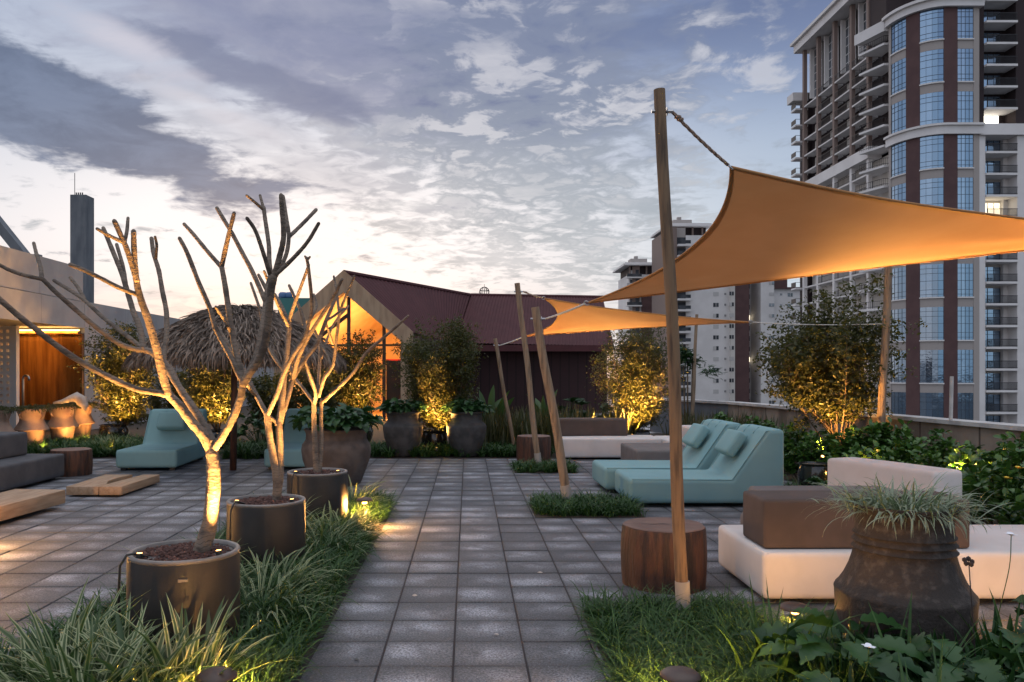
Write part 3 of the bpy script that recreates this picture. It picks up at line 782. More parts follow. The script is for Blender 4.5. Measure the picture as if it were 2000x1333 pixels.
def small_tower(px0, px1, ytop, Y, label, dx, side=1):
    t = block((px2x(px0, Y), Y, -32), label); X0 = px2x(px0, Y); X1 = px2x(px1, Y); zt = py2z(ytop, Y)
    MB().box(X0, X1, Y, Y+16, ZB, zt-3.4).build('wall', 'cream_light', t)
    MB().box(X0+.5, X1, Y+.6, Y+15, zt-3.4, zt-.9).build('top_storey', 'brick_dark', t)
    mb = MB(); mb.box(X0-1.6, X1+1, Y-1.4, Y+17, zt-.9, zt-.5); mb.box(X0-1.2, X1+1, Y-1.0, Y+17, zt-.5, zt); mb.build('roof', 'cream_light', t)
    MB().box(X0+1.2, X0+6, Y+3, Y+7, zt, zt+1.6).box(X0+2.4, X0+3.4, Y+3.5, Y+4.5, zt+1.6, zt+2.4).build('roof_plant', 'beige', t)
    wb = MB(); w3 = (X1-X0)
    wb.box(X0+w3*.42, X0+w3*.86, Y-.3, Y+.5, ZB, zt-4.6); wb.build('brown_panel', 'brick_brown', t)
    MB().box(X0+w3*.12, X0+w3*.36, Y-.35, Y+.4, ZB, zt-1.0).build('pink_pier', 'beige_pink', t)
    for i in range(4): MB().box(X0+w3*(.02+i*.28), X0+w3*(.06+i*.28), Y-.2, Y+.55, zt-3.4, zt-.9).build('post', 'beige_pink', t)
    k = 0; z_ = zt-4.2
    while z_ > -9:
        o = MB().box(X0-.8, X0+w3*.42, Y-1.3, Y, z_-.35, z_).build('balcony', 'cream_light', t)
        MB().box(X0-.78, X0+w3*.41, Y-1.28, Y-1.2, z_, z_+.9).build('railing', 'blind' if k % 3 else 'glass_dark', o)
        MB().box(X0+w3*.04, X0+w3*.13, Y-.05, Y+.02, z_+.9, z_+2.0).build('window', 'glass_dark' if k % 2 else 'blind', t)
        MB().box(X0+w3*.22, X0+w3*.33, Y-.42, Y-.3, z_+.4, z_+2.1).build('window', 'glass_dark', t)
        MB().box(X0+w3*.88, X0+w3*.97, Y-.1, Y, z_+.7, z_+1.8).build('window', 'glass_dark', t)
        z_ -= 2.72; k += 1
small_tower(1228, 1286, 513, 230, 'smaller far apartment block with cornice roof, leftmost of the distant towers', 0)
small_tower(1312, 1380, 437, 204, 'taller distant apartment block rising behind the peak pole and sail', 0)
# ================================================================== SAILS, POLES, ROPES
def pole(px0, py0, Y0, topx, topy, Yt, r, label, m='pole_old', sleeve=True, gy=None):
    base = Vector((XA(px0, Y0), Y0, 0)); top = P(topx, topy, Yt)
    t = thing('timber_pole', label, 'pole', base, 'timber poles holding the shade sails')
    mb = MB(); n = 14; pts = []; rr = []
    for i in range(n+1):
        f = i/n; p = base.lerp(top, f); w = math.sin(f*math.pi)*.012
        pts.append(p+Vector((w*math.sin(f*7+px0), w*math.cos(f*5), 0))); rr.append(r*(1.06-.10*f)*(1+random.uniform(-.02, .02)))
    mb.tube(pts, rr, 14, jit=.015); mb.build('shaft', m, t, smooth=True, angle=60)
    d = (top-base).normalized()
    if sleeve:
        mb = MB(); mb.tube([base, base+d*.26, base+d*.262], [r*1.22, r*1.2, r*1.2], 20); mb.build('base_sleeve', 'pvc', t, smooth=True, angle=50)
    q = top-d*.14
    mb = MB(); mb.tube([q+Vector((-r*1.5, 0, 0)), q+Vector((r*2.0, 0, 0))], .012, 8); mb.tube([q+Vector((r*1.0, 0, 0)), q+Vector((r*1.12, 0, 0))], .028, 10)
    mb.build('eye_bolt', 'steel', t)
    return q+Vector((r*1.9, 0, 0)), top
q1, _ = pole(1336, 1215, 5.1, 1288, 175, 5.1, .0385, 'tallest brown timber pole in the foreground beside the round stump', 'pole_wood')
q2, _ = pole(1111, 990, 9.46, 1045, 600, 9.46, .051, 'short leaning timber pole in the larger grass square')
q3, _ = pole(1053, 915, 13.2, 1010, 553, 13.2, .046, 'tall leaning timber pole in the smaller grass square')
q4, _ = pole(1006, 880, 15.9, 967, 661, 15.9, .038, 'thin short timber pole farthest left, before the maroon wall', sleeve=False)
q5, _ = pole(1717, 934, 12.0, 1735, 520, 12.0, .056, 'pale timber pole standing among the bushes by the lit tree', sleeve=False)
q6, _ = pole(1350, 858, 19.0, 1361, 614, 19.0, .038, 'thin far timber pole beside the small palm near the parapet', sleeve=False)
base7 = (7.3, 7.3)
t7 = thing('timber_pole', 'timber pole outside the right edge holding the large sail', 'pole', (7.2, 7.4, 0), 'timber poles holding the shade sails')
mb = MB(); mb.tube([(7.2, 7.4, 0), (7.3, 7.4, 3.2)], [.06, .055], 12); mb.build('shaft', 'pole_old', t7, smooth=True, angle=50)

def sail(name, A, B, C_, sag, n, label, lift=0.0):
    A, B, C_ = map(Vector, (A, B, C_)); G = (A+B+C_)/3
    st = thing('shade_sail', label, 'shade sail', (A.x, A.y, A.z), 'orange shade sails')
    def pt(a, b, c):
        p = A*a+B*b+C_*c
        for w, X_, Y_, s_ in ((4*a*b, A, B, sag[0]), (4*b*c, B, C_, sag[1]), (4*c*a, C_, A, sag[2])):
            mid = (X_+Y_)/2; p = p+(G-mid).normalized()*s_*w*(1 if True else 0)
        p.z -= lift*27*a*b*c
        for w in (a, b, c):      # tension folds running out of each corner
            if w > .45 and w < .999:
                o_ = (a-b if w == c else b-c if w == a else c-a)/max(1-w, .02)
                p.z += .011*math.sin(o_*9+w*3)*math.sin((w-.45)/.55*math.pi)
        return p
    vs = []; idx = {}
    for i in range(n+1):
        for j in range(n+1-i):
            idx[i, j] = len(vs); vs.append(pt(1-(i+j)/n, i/n, j/n))
    fs = []
    for i in range(n):
        for j in range(n-i):
            fs.append((idx[i, j], idx[i+1, j], idx[i, j+1]))
            if i+j < n-1: fs.append((idx[i+1, j], idx[i+1, j+1], idx[i, j+1]))
    mb = MB(); mb.add(vs, fs); mb.build('canvas', 'sail', st, smooth=True)
    h = MB()
    for fn in (lambda t: pt(1-t, t, 0), lambda t: pt(0, 1-t, t), lambda t: pt(t, 0, 1-t)):
        pts = [fn(t) for t in np.linspace(0, 1, 40)]
        h.tube(pts, .012, 6, cap=False)
        # flat hem band
        vv = []
        for p in pts:
            g = (G-p).normalized(); vv += [p+Vector((0, 0, -.004)), p+g*.05+Vector((0, 0, -.006))]
        h.add(vv, [(2*i, 2*i+1, 2*i+3, 2*i+2) for i in range(len(pts)-1)])
    h.build('hem', 'hem', st, smooth=True)
    for p in (A, B, C_):
        rg = MB(); g = (p-G).normalized(); c = p+g*.03
        a = g.orthogonal().normalized(); rg.tube([c+g*.03*math.cos(t)+a.cross(g)*.03*math.sin(t) for t in np.linspace(0, 2*math.pi, 13)], .006, 6, cap=False)
        rg.build('corner_ring', 'steel', st, smooth=True)
    return st, G
def rope(p0, p1, r, label, m='rope', knot=True, sg=0.01):
    p0, p1 = Vector(p0), Vector(p1); L = (p1-p0).length; n = max(12, int(L/.03)); mb = MB()
    d = (p1-p0).normalized(); a = d.orthogonal().normalized(); b_ = d.cross(a)
    for ph in (0, 2.1, 4.2):
        mb.tube([p0.lerp(p1, i/n)-Vector((0, 0, sg*4*(i/n)*(1-i/n)))+(a*math.cos(i*1.1+ph)+b_*math.sin(i*1.1+ph))*r*.45 for i in range(n+1)], r*.62, 6)
    if knot:
        for f in (.1, .14): mb.lathe([(r*.6, -r*1.2), (r*2.0, -r*.5), (r*2.0, r*.5), (r*.6, r*1.2)], p0.lerp(p1, f), 10)
    o = mb.build('rope', m, origin=p0, smooth=True); tag(o, label, 'rope', 'ropes tying the shade sails'); return o
A1 = P(1428, 327, 5.45); B1 = P(1150, 591, 9.0); C1 = P(2330, 452, 7.5)
_s, G1 = sail('sail', A1, B1, C1, (.42, .10, .20), 30, 'large orange shade sail filling the upper right, lit from below', .10)
A2 = P(1064, 583, 13.05); B2 = P(1025, 657, 15.4); C2 = P(1462, 629, 12.7)
_s, G2 = sail('sail', A2, B2, C2, (.42, .10, .16), 24, 'smaller far orange shade sail below and left of the large one', .08)
rope(q1, A1+(A1-G1).normalized()*.05, .0115, 'thick braided rope from the tallest pole to the large sail')
rope(q2, B1+(B1-G1).normalized()*.05, .011, 'pale rope from the short pole to the large sail corner', 'cord_white', False)
rope(q3, A2+(A2-G2).normalized()*.05, .013, 'rope from the tall far pole to the small sail top corner')
rope(q4, B2+(B2-G2).normalized()*.05, .012, 'pale rope from the thinnest pole to the small sail lower corner', 'cord_white', False)
rope(P(1735, 632, 12.0), C2+(C2-G2).normalized()*.05, .008, 'long thin pale rope running from the small sail tip behind the lit tree', 'cord_white', False, .03)
rope((7.28, 7.4, 2.95), C1+(C1-G1).normalized()*.05, .012, 'rope from the large sail to a pole past the right edge')

# ================================================================== UPHOLSTERY
def pad(name, x0, x1, y0, y1, z0, z1, m, parent=None, bev=.045, rz=0):
    mb = MB(); w, d, h = x1-x0, y1-y0, z1-z0
    mb.box(-w/2, w/2, -d/2, d/2, -h/2, h/2)
    me = bpy.data.meshes.new(name); me.from_pydata(mb.v, [], mb.f)
    bm = bmesh.new(); bm.from_mesh(me)
    bmesh.ops.bevel(bm, geom=bm.edges[:], offset=bev, segments=4, profile=.62, affect='EDGES')
    bmesh.ops.subdivide_edges(bm, edges=[e for e in bm.edges if e.calc_length() > .2], cuts=5, use_grid_fill=True)
    for v in bm.verts:     # slight crown and softness
        fx, fy, fz = v.co.x/(w/2), v.co.y/(d/2), v.co.z/(h/2)
        v.co.z += .010*(1-fx*fx)*(1-fy*fy)*(1 if fz > 0 else 0)
        v.co.x += .006*(1-fz*fz)*(1-fy*fy)*(1 if fx > 0 else -1); v.co.y += .006*(1-fz*fz)*(1-fx*fx)*(1 if fy > 0 else -1)
    bm.to_mesh(me); bm.free()
    M = Matrix.Translation(((x0+x1)/2, (y0+y1)/2, (z0+z1)/2)) @ Matrix.Rotation(rz, 4, 'Z'); me.transform(M)
    o = link(name, me, m, parent, smooth=True)
    # sewn seams along the vertical corner and the top edge
    return o
def seam(pts, parent, m, r=.0075):
    mb = MB(); mb.tube(pts, r, 5); return mb.build('seam', m, parent, smooth=True)

def lounger(loc, rz, label, mirror=1, grp='turquoise foam loungers'):
    """foot at local x=0, head at x=1.84, width along y 0..1"""
    t = thing('foam_lounger', label, 'sun lounger', loc, grp)
    pr = [(0, .045), (0, .345), (1.22, .335), (1.64, .93), (1.84, .925), (1.84, .045)]
    me = bpy.data.meshes.new('body'); bm = bmesh.new(); Wd = .98
    lo = [bm.verts.new((x, 0, z)) for x, z in pr]; hi = [bm.verts.new((x, Wd, z)) for x, z in pr]
    bm.faces.new(lo); bm.faces.new(hi[::-1])
    for i in range(6): bm.faces.new((lo[i], hi[i], hi[(i+1) % 6], lo[(i+1) % 6]))
    bmesh.ops.recalc_face_normals(bm, faces=bm.faces)
    bmesh.ops.bevel(bm, geom=bm.edges[:], offset=.065, segments=6, profile=.56, affect='EDGES')
    bm.to_mesh(me); bm.free(); o = link('body', me, 'teal_fabric', smooth=True); o.parent = t
    try: me.set_sharp_from_angle(angle=R(60))
    except Exception: pass
    for nm, args in (('pillow', None),):
        p = pad('pillow', -.16, .16, -.24, .24, -.065, .065, 'teal_fabric', bev=.04)
        ang = math.atan2(.595, .42); dx, dz = math.cos(ang), math.sin(ang)
        p.parent = t; p.location = (1.36+dx*.10-dz*.07, .5, .52+dz*.10+dx*.075+.08); p.rotation_euler = (0, -ang, 0)
    for yy in (.02, Wd-.02):
        mb = MB(); mb.tube([(.035, yy, .33), (1.22, yy, .325), (1.62, yy, .905), (1.80, yy, .905)], .009, 5); s = mb.build('seam', 'teal_fabric', smooth=True); s.parent = t
    for yy in (.34, .67):
        mb = MB(); mb.tube([(1.58, yy, .852), (1.645, yy, .926), (1.80, yy, .922)], .005, 5); s = mb.build('seam', 'teal_fabric', smooth=True); s.parent = t
    for a, b_ in ((.12, .1), (.12, Wd-.1), (1.7, .1), (1.7, Wd-.1)):
        mb = MB(); mb.box(a-.04, a+.04, b_-.04, b_+.04, 0, .05); s = mb.build('foot', 'black_plastic'); s.parent = t
    t.rotation_euler = (0, 0, rz); return t
lounger((1.905, 9.40, 0), 0, 'turquoise foam lounger with pillow, nearest the camera on the right')
lounger((1.80, 10.50, 0), R(1), 'turquoise foam lounger with pillow, behind the nearest right one')
lounger((-4.72, 12.9, 0), R(93), 'turquoise foam lounger left of the umbrella post, facing the camera')
lounger((-2.36, 13.0, 0), R(90), 'turquoise foam lounger half hidden behind the potted bare trees')

# sofa, near right
s = thing('modular_sofa', 'low white foam sofa with brown backrest behind the drum planter', 'sofa', (2.9, 5.9, 0))
pad('seat_base', 2.03, 4.75, 5.47, 6.48, .035, .365, 'white_fabric', s)
pad('backrest', 2.06, 3.50, 5.54, 5.98, .37, .715, 'brown_fabric', s, bev=.03)
seam([(2.045, 5.485, .06), (2.045, 5.485, .345)], s, 'white_fabric'); seam([(2.06, 5.485, .352), (4.7, 5.485, .352)], s, 'white_fabric'); seam([(2.045, 5.5, .352), (2.045, 6.44, .352)], s, 'white_fabric')
seam([(2.075, 5.555, .39), (2.075, 5.555, .70)], s, 'brown_fabric')
mb = MB()
for a in (2.2, 4.5):
    for b_ in (5.62, 6.3): mb.box(a-.05, a+.05, b_-.05, b_+.05, 0, .04)
mb.build('feet', 'black_plastic', s)
s = thing('foam_lounge_chair', 'dark brown foam block seat just behind the near white sofa', 'seat', (3.0, 6.8, 0))
pad('seat_base', 2.42, 3.7, 6.52, 7.1, .035, .36, 'taupe_fabric', s); pad('backrest', 2.42, 3.6, 6.52, 6.9, .365, .62, 'taupe_fabric', s)
s = thing('foam_armchair', 'white foam seat with slanted back beside the bushes on the right', 'seat', (3.9, 7.5, 0))
pad('seat_base', 3.35, 4.35, 6.95, 7.95, .035, .36, 'white_fabric', s, rz=R(21)); pad('backrest', 3.80, 4.16, 6.9, 8.1, .365, .74, 'white_fabric', s, rz=R(21))
# back sofa
s = thing('modular_sofa', 'white foam sofa with brown backrest near the far end of the terrace', 'sofa', (2.4, 14.9, 0))
pad('seat_base', 1.70, 3.55, 14.55, 15.4, .035, .39, 'white_fabric', s); pad('backrest', 1.70, 3.02, 15.02, 15.42, .392, .72, 'brown_fabric', s)
pad('end_section', 3.56, 4.3, 13.7, 15.3, .035, .385, 'white_fabric', s)
s = thing('foam_armchair', 'white foam back piece showing behind the turquoise loungers', 'seat', (3.9, 14.0, 0))
pad('backrest', 3.62, 4.05, 12.6, 13.6, .04, .70, 'white_fabric', s)
s = thing('foam_ottoman', 'low brown foam block between the far sofa and the loungers', 'ottoman', (3.2, 13.3, 0))
pad('block', 2.66, 3.85, 12.55, 13.9, .035, .37, 'taupe_fabric', s)
# left dark sofa
s = thing('modular_sofa', 'dark grey foam sofa at the left edge beside the wood tables', 'sofa', (-6.8, 10.2, 0))
pad('seat_base', -7.5, -6.08, 8.2, 12.02, .035, .375, 'grey_fabric', s); pad('backrest', -7.1, -6.53, 8.3, 11.82, .377, .72, 'grey_fabric', s)
mb = MB(); 
for a in (-7.3, -6.2):
    for b_ in (8.5, 11.8): mb.box(a-.05, a+.05, b_-.05, b_+.05, 0, .04)
mb.build('feet', 'black_plastic', s)

# ================================================================== STUMPS AND SLABS
def stump(x, y, r, h, label, crack=True):
    t = thing('tree_stump_table', label, 'stump', (x, y, 0), 'round stump side tables')
    seg = 72; ph = [random.uniform(0, 6.28) for _ in range(6)]
    def rad(a, z_): return r*(1+.018*math.sin(3*a+ph[0])+.012*math.sin(7*a+ph[1])+.006*math.sin(13*a+ph[2]+z_*5))*(1+.04*math.sin((z_/h)*math.pi)-.02)
    prof = [0, .02, h*.25, h*.5, h*.75, h-.025, h-.008]
    vs = []
    for z_ in prof:
        for k in range(seg):
            a = 2*math.pi*k/seg; rr = rad(a, z_)*(1-.012*(z_ > h-.01)); vs.append((x+rr*math.cos(a), y+rr*math.sin(a), z_))
    fs = [(i*seg+k, i*seg+(k+1) % seg, (i+1)*seg+(k+1) % seg, (i+1)*seg+k) for i in range(len(prof)-1) for k in range(seg)]
    mb = MB(); mb.add(vs, fs); mb.build('bark_side', 'stump_side', t, smooth=True)
    vt = [(x+rad(2*math.pi*k/seg, h)*.985*math.cos(2*math.pi*k/seg), y+rad(2*math.pi*k/seg, h)*.985*math.sin(2*math.pi*k/seg), h-.006) for k in range(seg)]
    vt2 = [(x+(p[0]-x)*.97, y+(p[1]-y)*.97, h) for p in vt]
    mb = MB(); mb.add(vt+vt2, [(k, (k+1) % seg, seg+(k+1) % seg, seg+k) for k in range(seg)]+[tuple(range(seg, 2*seg))]); mb.build('top', 'stump_top', t)
    mb = MB(); pts = [Vector((x-r*.55, y+r*.05, h+.002)), Vector((x-r*.3, y-.01, h+.002)), Vector((x, y+.01, h+.002)), Vector((x+r*.12, y-.02, h+.002))]
    vs = []
    for i, p in enumerate(pts): w = (.002, .006, .009, .003)[i]; vs += [p+Vector((0, w, 0)), p-Vector((0, w, 0))]
    mb.add(vs, [(0, 1, 3, 2), (2, 3, 5, 4), (4, 5, 7, 6)]); mb.build('crack', 'seed', t)
    return t
stump(1.487, 6.03, .312, .45, 'large reddish stump table beside the tallest pole')
stump(1.2, 14.45, .31, .45, 'far stump table beside the far white sofa')
stump(-6.2, 12.45, .30, .40, 'dark stump table at the end of the grey sofa')

def prism(poly, z0, z1):
    mb = MB(); n = len(poly)
    mb.add([(p[0], p[1], z0) for p in poly]+[(p[0], p[1], z1) for p in poly], [tuple(range(n))[::-1], tuple(range(n, 2*n))]+[(i, (i+1) % n, n+(i+1) % n, n+i) for i in range(n)]); return mb
wt = thing('wood_coffee_table', 'split pale wood slab table with a dark wedge gap, right one of two', 'table', (-4.8, 10.8, 0))
prism([(-5.15, 10.2), (-4.735, 10.2), (-4.74, 10.45), (-4.86, 10.75), (-4.88, 11.1), (-4.80, 11.4), (-5.20, 11.42)], .025, .135).build('left_slab', 'slab_wood', wt, bevel=.006)
prism([(-4.728, 10.2), (-4.44, 10.2), (-4.42, 11.42), (-4.66, 11.42), (-4.70, 10.9), (-4.725, 10.5)], .025, .135).build('right_slab', 'slab_wood', wt, bevel=.006)
mb = MB(); mb.box(-5.0, -4.6, 10.35, 11.25, 0, .024); mb.build('plinth', 'black_plastic', wt)
wt = thing('wood_coffee_table', 'thick pale wood slab table at the left edge, nearer of two', 'table', (-5.1, 8.6, 0))
prism([(-5.42, 7.4), (-4.93, 7.4), (-4.83, 8.3), (-4.75, 9.40), (-5.38, 9.46)], .055, .215).build('slab', 'slab_wood', wt, bevel=.008)
mb = MB(); mb.box(-5.3, -5.0, 7.6, 9.1, 0, .054); mb.build('plinth', 'black_plastic', wt)

# ================================================================== POTS
def pebbles(cx, cy, z, r, n, hole=.05):
    """one mesh of rough lava stones"""
    base = bmesh.new(); bmesh.ops.create_icosphere(base, subdivisions=1, radius=1); bv = np.array([v.co[:] for v in base.verts]); bf = [tuple(v.index for v in f.verts) for f in base.faces]; base.free()
    V = []; Fs = []
    for i in range(n):
        a = random.uniform(0, 6.283); q = r*math.sqrt(random.random()); s_ = random.uniform(.010, .021)
        M = np.array(Matrix.Rotation(random.uniform(0, 6), 3, 'X') @ Matrix.Rotation(random.uniform(0, 6), 3, 'Z'))
        vv = (bv*(1+rng.uniform(-.22, .22, (len(bv), 1)))*[1, .8, .65])@M*s_+[cx+q*math.cos(a), cy+q*math.sin(a), z+random.uniform(-.008, .010)+.018*(1-q/r)]
        k = len(V)*12; V.append(vv); Fs += [tuple(len(bv)*i+j for j in f) for f in bf]
    me = bpy.data.meshes.new('lava_stones'); me.from_pydata(np.concatenate(V).tolist(), [], Fs); me.update()
    o = link('lava_stones', me, 'lava', origin=(cx, cy, z)); return o
POTS = []
for i, (px, Y, lab) in enumerate(((360.5, 4.49, 'nearest'), (520.5, 6.27, 'middle'), (620, 8.06, 'farthest'))):
    x = XA(px, Y); r_ = .303; h = .60; POTS.append((x, Y))
    t = thing('round_planter', 'dark glazed cylinder planter with a bare tree, %s of three in the grass' % lab, 'planter', (x, Y, 0), 'cylinder planters of the bare trees')
    mb = MB(); mb.lathe([(r_*.90, 0), (r_*.92, .02), (r_*.985, .12), (r_, .3), (r_*.995, .56), (r_*.98, .583)], (x, Y, 0), 56); mb.build('body', 'pot_black', t, smooth=True, angle=40)
    mb = MB(); mb.lathe([(r_*.978, .575), (r_*1.0, .59), (r_*.99, .60), (r_*.93, .602), (r_*.90, .597), (r_*.885, .55), (r_*.88, .50)], (x, Y, 0), 56); o = mb.build('rim', 'pot_rim', t, smooth=True)
    mb = MB(); mb.lathe([(r_*.87, 0), (r_*.87, .008)], (x, Y, .545), 40); mb.build('soil_fill', 'lava', t)
    if i == 0:
        mb = MB(); a = R(-72); mb.obox((x+r_*1.0*math.cos(a), Y+r_*1.0*math.sin(a), .50), (.05, .012, .016), a+R(90)); mb.build('name_plate', 'pot_rim', t)
    o = pebbles(x, Y, .572, r_*.86, 900 if i < 2 else 450); tag(o, 'reddish brown lava stones filling the %s cylinder planter' % lab, 'stones', kind='stuff')
def uplight(x, y, z, label, r=.017, h=.022, power=8, target=None, cone=80, glow=True, size=.03, blend=.9):
    t = thing('spotlight', label, 'spotlight', (x, y, z), 'small warm uplights')
    d = (Vector(target)-Vector((x, y, z))).normalized() if target else Vector((0, 0, 1))
    p = Vector((x, y, z))+Vector((0, 0, .02))
    mb = MB(); mb.tube([p, p+d*h], [r, r], 14); mb.build('housing', 'black_plastic', t, smooth=True, angle=50)
    if glow: mb = MB(); mb.tube([p+d*(h+.0005), p+d*(h+.003)], [r*.82, r*.82], 14); mb.build('lens', 'lamp_glow', t)
    L = lamp('spot_light', 'SPOT', p+d*(h+.02), power, p+d*2, size, cone, blend)
    return L
# cords over the rims
for (px, Y), k in (((360.5, 4.49), 0), ((520.5, 6.27), 1), ((620, 8.06), 2)):
    x = XA(px, Y); mb = MB(); s_ = -1
    a = R(218 if k == 0 else 235)
    cx_, cy_ = math.cos(a), math.sin(a)
    pts = [(x+cx_*.20, Y+cy_*.20, .585), (x+cx_*.27, Y+cy_*.27, .615), (x+cx_*.31, Y+cy_*.31, .612), (x+cx_*.345, Y+cy_*.345, .56), (x+cx_*.352, Y+cy_*.352, .40), (x+cx_*.335, Y+cy_*.335, .05)]
    mb.tube(pts, .007, 8); o = mb.build('power_cord', 'black_plastic', origin=(x+cx_*.33, Y+cy_*.33, 0), smooth=True)
    tag(o, 'black lamp cord hanging over the rim of the %s cylinder planter' % ('nearest', 'middle', 'farthest')[k], 'cord')

def urn(px, Y, R_, H, label, m='urn_grey', wide=False):
    x = XA(px, Y); t = thing('stone_urn', label, 'planter', (x, Y, 0), 'big weathered urns with lobed plants')
    pr = [(.56, 0), (.60, .02), (.78, .22), (.93, .42), (.995, .60), (1.0, .665), (.985, .69), (.90, .735), (.80, .765), (.765, .82), (.765, .92), (.785, .945), (.885, .965), (.90, .985), (.88, 1.0), (.78, .99), (.76, .93)]
    if wide: pr = [(.66, 0), (.70, .02), (.83, .22), (.96, .45), (1.0, .62), (.975, .72), (.92, .76), (.88, .80), (.865, .82), (.875, .835), (.865, .85), (.865, .90), (.89, .95), (.93, .985), (.90, 1.0), (.80, .99), (.76, .93)]
    k = 1
    mb = MB(); mb.lathe([(r*R_*k, z*H) for r, z in pr], (x, Y, 0), 64, jit=.0025); mb.build('body', m, t, smooth=True, angle=55)
    MB().lathe([(R_*.76, 0), (R_*.76, .01)], (x, Y, H*.93), 32).build('soil_fill', 'soil', t)
    return x
urnA = urn(657, 11.4, .495, .80, 'widest brown stone urn with leafy plant behind the farthest bare tree', 'urn_brown', True)
urnB = urn(787, 15.25, .385, .85, 'grey stone urn with leafy plant, left of the far pair')
urnC = urn(911, 15.25, .385, .85, 'grey stone urn with leafy plant, right of the far pair')
# drum planter
dx_, dy_ = XA(1765, 4.4), 4.4
t = thing('drum_planter', 'large dark stone drum shaped planter topped with pale grass', 'planter', (dx_, dy_, 0))
H = .87
pr = [(.325, 0), (.335, .10), (.346, .30), (.351, .38), (.353, .392), (.347, .404), (.328, .426), (.302, .470), (.278, .525), (.262, .575), (.252, .615), (.264, .628), (.249, .644), (.249, .656), (.261, .668), (.247, .684), (.246, .696), (.258, .708), (.245, .724), (.243, .78), (.248, .82), (.262, .85), (.274, .865), (.270, .876), (.252, .872), (.24, .84)]
mb = MB(); mb.lathe(pr, (dx_, dy_, 0), 72, jit=.004); mb.build('body', 'drum_stone', t, smooth=True, angle=70)
MB().lathe([(.245, 0), (.245, .01)], (dx_, dy_, .835), 32).build('soil_fill', 'soil', t)
# clay vessels at the left
for i, (px, Y, lab, sc) in enumerate(((-8, 15.3, 'leftmost clay vessel, cut by the left edge', 1.0), (62, 16.0, 'clay vessel second from left with a lit foot', 1.0), (122, 16.9, 'clay vessel third from left behind the grey sofa', 1.0), (160, 18.0, 'rightmost clay vessel against the grey wall', .85))):
    x = XA(px, Y); t = thing('clay_vessel', lab, 'planter', (x, Y, 0), 'clay vessels in a row')
    pr = [(.15, 0), (.17, .02), (.21, .2), (.245, .425), (.318, .44), (.325, .455), (.275, .53), (.225, .62), (.22, .68), (.255, .79), (.275, .855), (.27, .87), (.245, .87), (.23, .80)]
    mb = MB(); mb.lathe([(r*sc, z_) for r, z_ in pr], (x, Y, 0), 48); mb.build('body', 'clay', t, smooth=True, angle=50)
    for a in (R(-110), R(-20)):
        mb = MB(); c = Vector((x+.235*sc*math.cos(a), Y+.235*sc*math.sin(a), .74)); mb.tube([c+Vector((.05*math.cos(a)*math.sin(q), .05*math.sin(a)*math.sin(q), .06*math.cos(q))) for q in np.linspace(0, math.pi, 9)], .014, 8); mb.build('handle', 'clay', t, smooth=True)
    MB().lathe([(.235*sc, 0), (.235*sc, .01)], (x, Y, .82), 32).build('soil_fill', 'soil', t)
mb = MB(); c = P(140, 790, 16.6)
pts = [c+Vector(v) for v in ((-.38, .0, .03), (-.2, .02, .06), (-.02, -.02, .12), (.1, 0, .15), (.2, .03, .08), (.27, 0, -.02), (.3, -.05, -.12))]
mb.tube(pts, [.02, .045, .07, .11, .12, .08, .03], 12, jit=.12); mb.tube([pts[3], pts[3]+Vector((.03, .02, .08))], [.09, .05], 8, jit=.1)
o = mb.build('driftwood', 'driftwood', origin=c, smooth=True); tag(o, 'pale weathered piece of driftwood lying across the clay vessels', 'driftwood')
# black glazed pots under the lit shrubs
def blackpot(x, y, r, h, label):
    t = thing('glazed_pot', label, 'planter', (x, y, 0), 'black glazed pots of the lit shrubs')
    mb = MB(); mb.lathe([(r*.7, 0), (r*.8, .02), (r*.97, h*.4), (r, h*.7), (r*.9, h*.9), (r*.88, h*.93), (r*.97, h*.97), (r*.98, h), (r*.9, h), (r*.86, h*.9)], (x, y, 0), 40); mb.build('body', 'black_glaze', t, smooth=True, angle=55)
    MB().lathe([(r*.87, 0), (r*.87, .01)], (x, y, h*.93), 28).build('soil_fill', 'soil', t)
blackpot(XA(848, 15.9), 15.9, .26, .42, 'black glazed pot between the two far grey urns')
blackpot(XA(1243, 16.5), 16.5, .30, .40, 'black glazed pot behind the far white sofa')
blackpot(4.50, 10.35, .20, .42, 'black glazed pot beside the near turquoise lounger')
blackpot(XA(222, 18.3), 18.3, .32, .40, 'black glazed pot at the left against the grey wall')
blackpot(XA(425, 16.8), 16.8, .30, .38, 'black glazed pot behind the thatched umbrella post')
blackpot(XA(705, 18.2), 18.2, .28, .40, 'black glazed pot behind the widest urn')

# path lights: mushroom heads
def pathlight(x, y, label, h=.25, power=6, r=.09, glowball=True):
    t = thing('path_light', label, 'garden light', (x, y, 0), 'brown mushroom path lights')
    mb = MB(); mb.tube([(x, y, 0), (x, y, h-.03)], .012, 10); mb.build('stem', 'fixture', t)
    mb = MB(); mb.lathe([(r, 0), (r*1.01, .006), (r*.8, .022), (r*.4, .032), (.01, .035)], (x, y, h-.03), 32); mb.build('shade', 'fixture', t, smooth=True)
    mb = MB(); mb.lathe([(.022, -.028), (.026, -.02), (.026, -.006), (.02, -.001)], (x, y, h-.03), 14); mb.build('bulb', 'lamp_glow', t)
    lamp('path_glow', 'POINT', (x, y, h-.085), power, size=.03)
pathlight(-1.07, 8.25, 'brown mushroom path light glowing in the grass beside the farthest planter', power=45, h=.30)
pathlight(-1.13, 3.58, 'brown mushroom path light at the bottom edge, left of centre', .26, 42)
pathlight(.95, 3.56, 'brown mushroom path light at the bottom edge, right of centre', .27, 36)
pathlight(3.55, 4.75, 'brown path light in the plants right of the drum planter', .25, 9)
pathlight(1.95, 4.75, 'brown path light hidden behind the plants before the white sofa', .22, 9)
pathlight(-4.62, 6.95, 'brown mushroom path light just past the left edge', .42, 75)
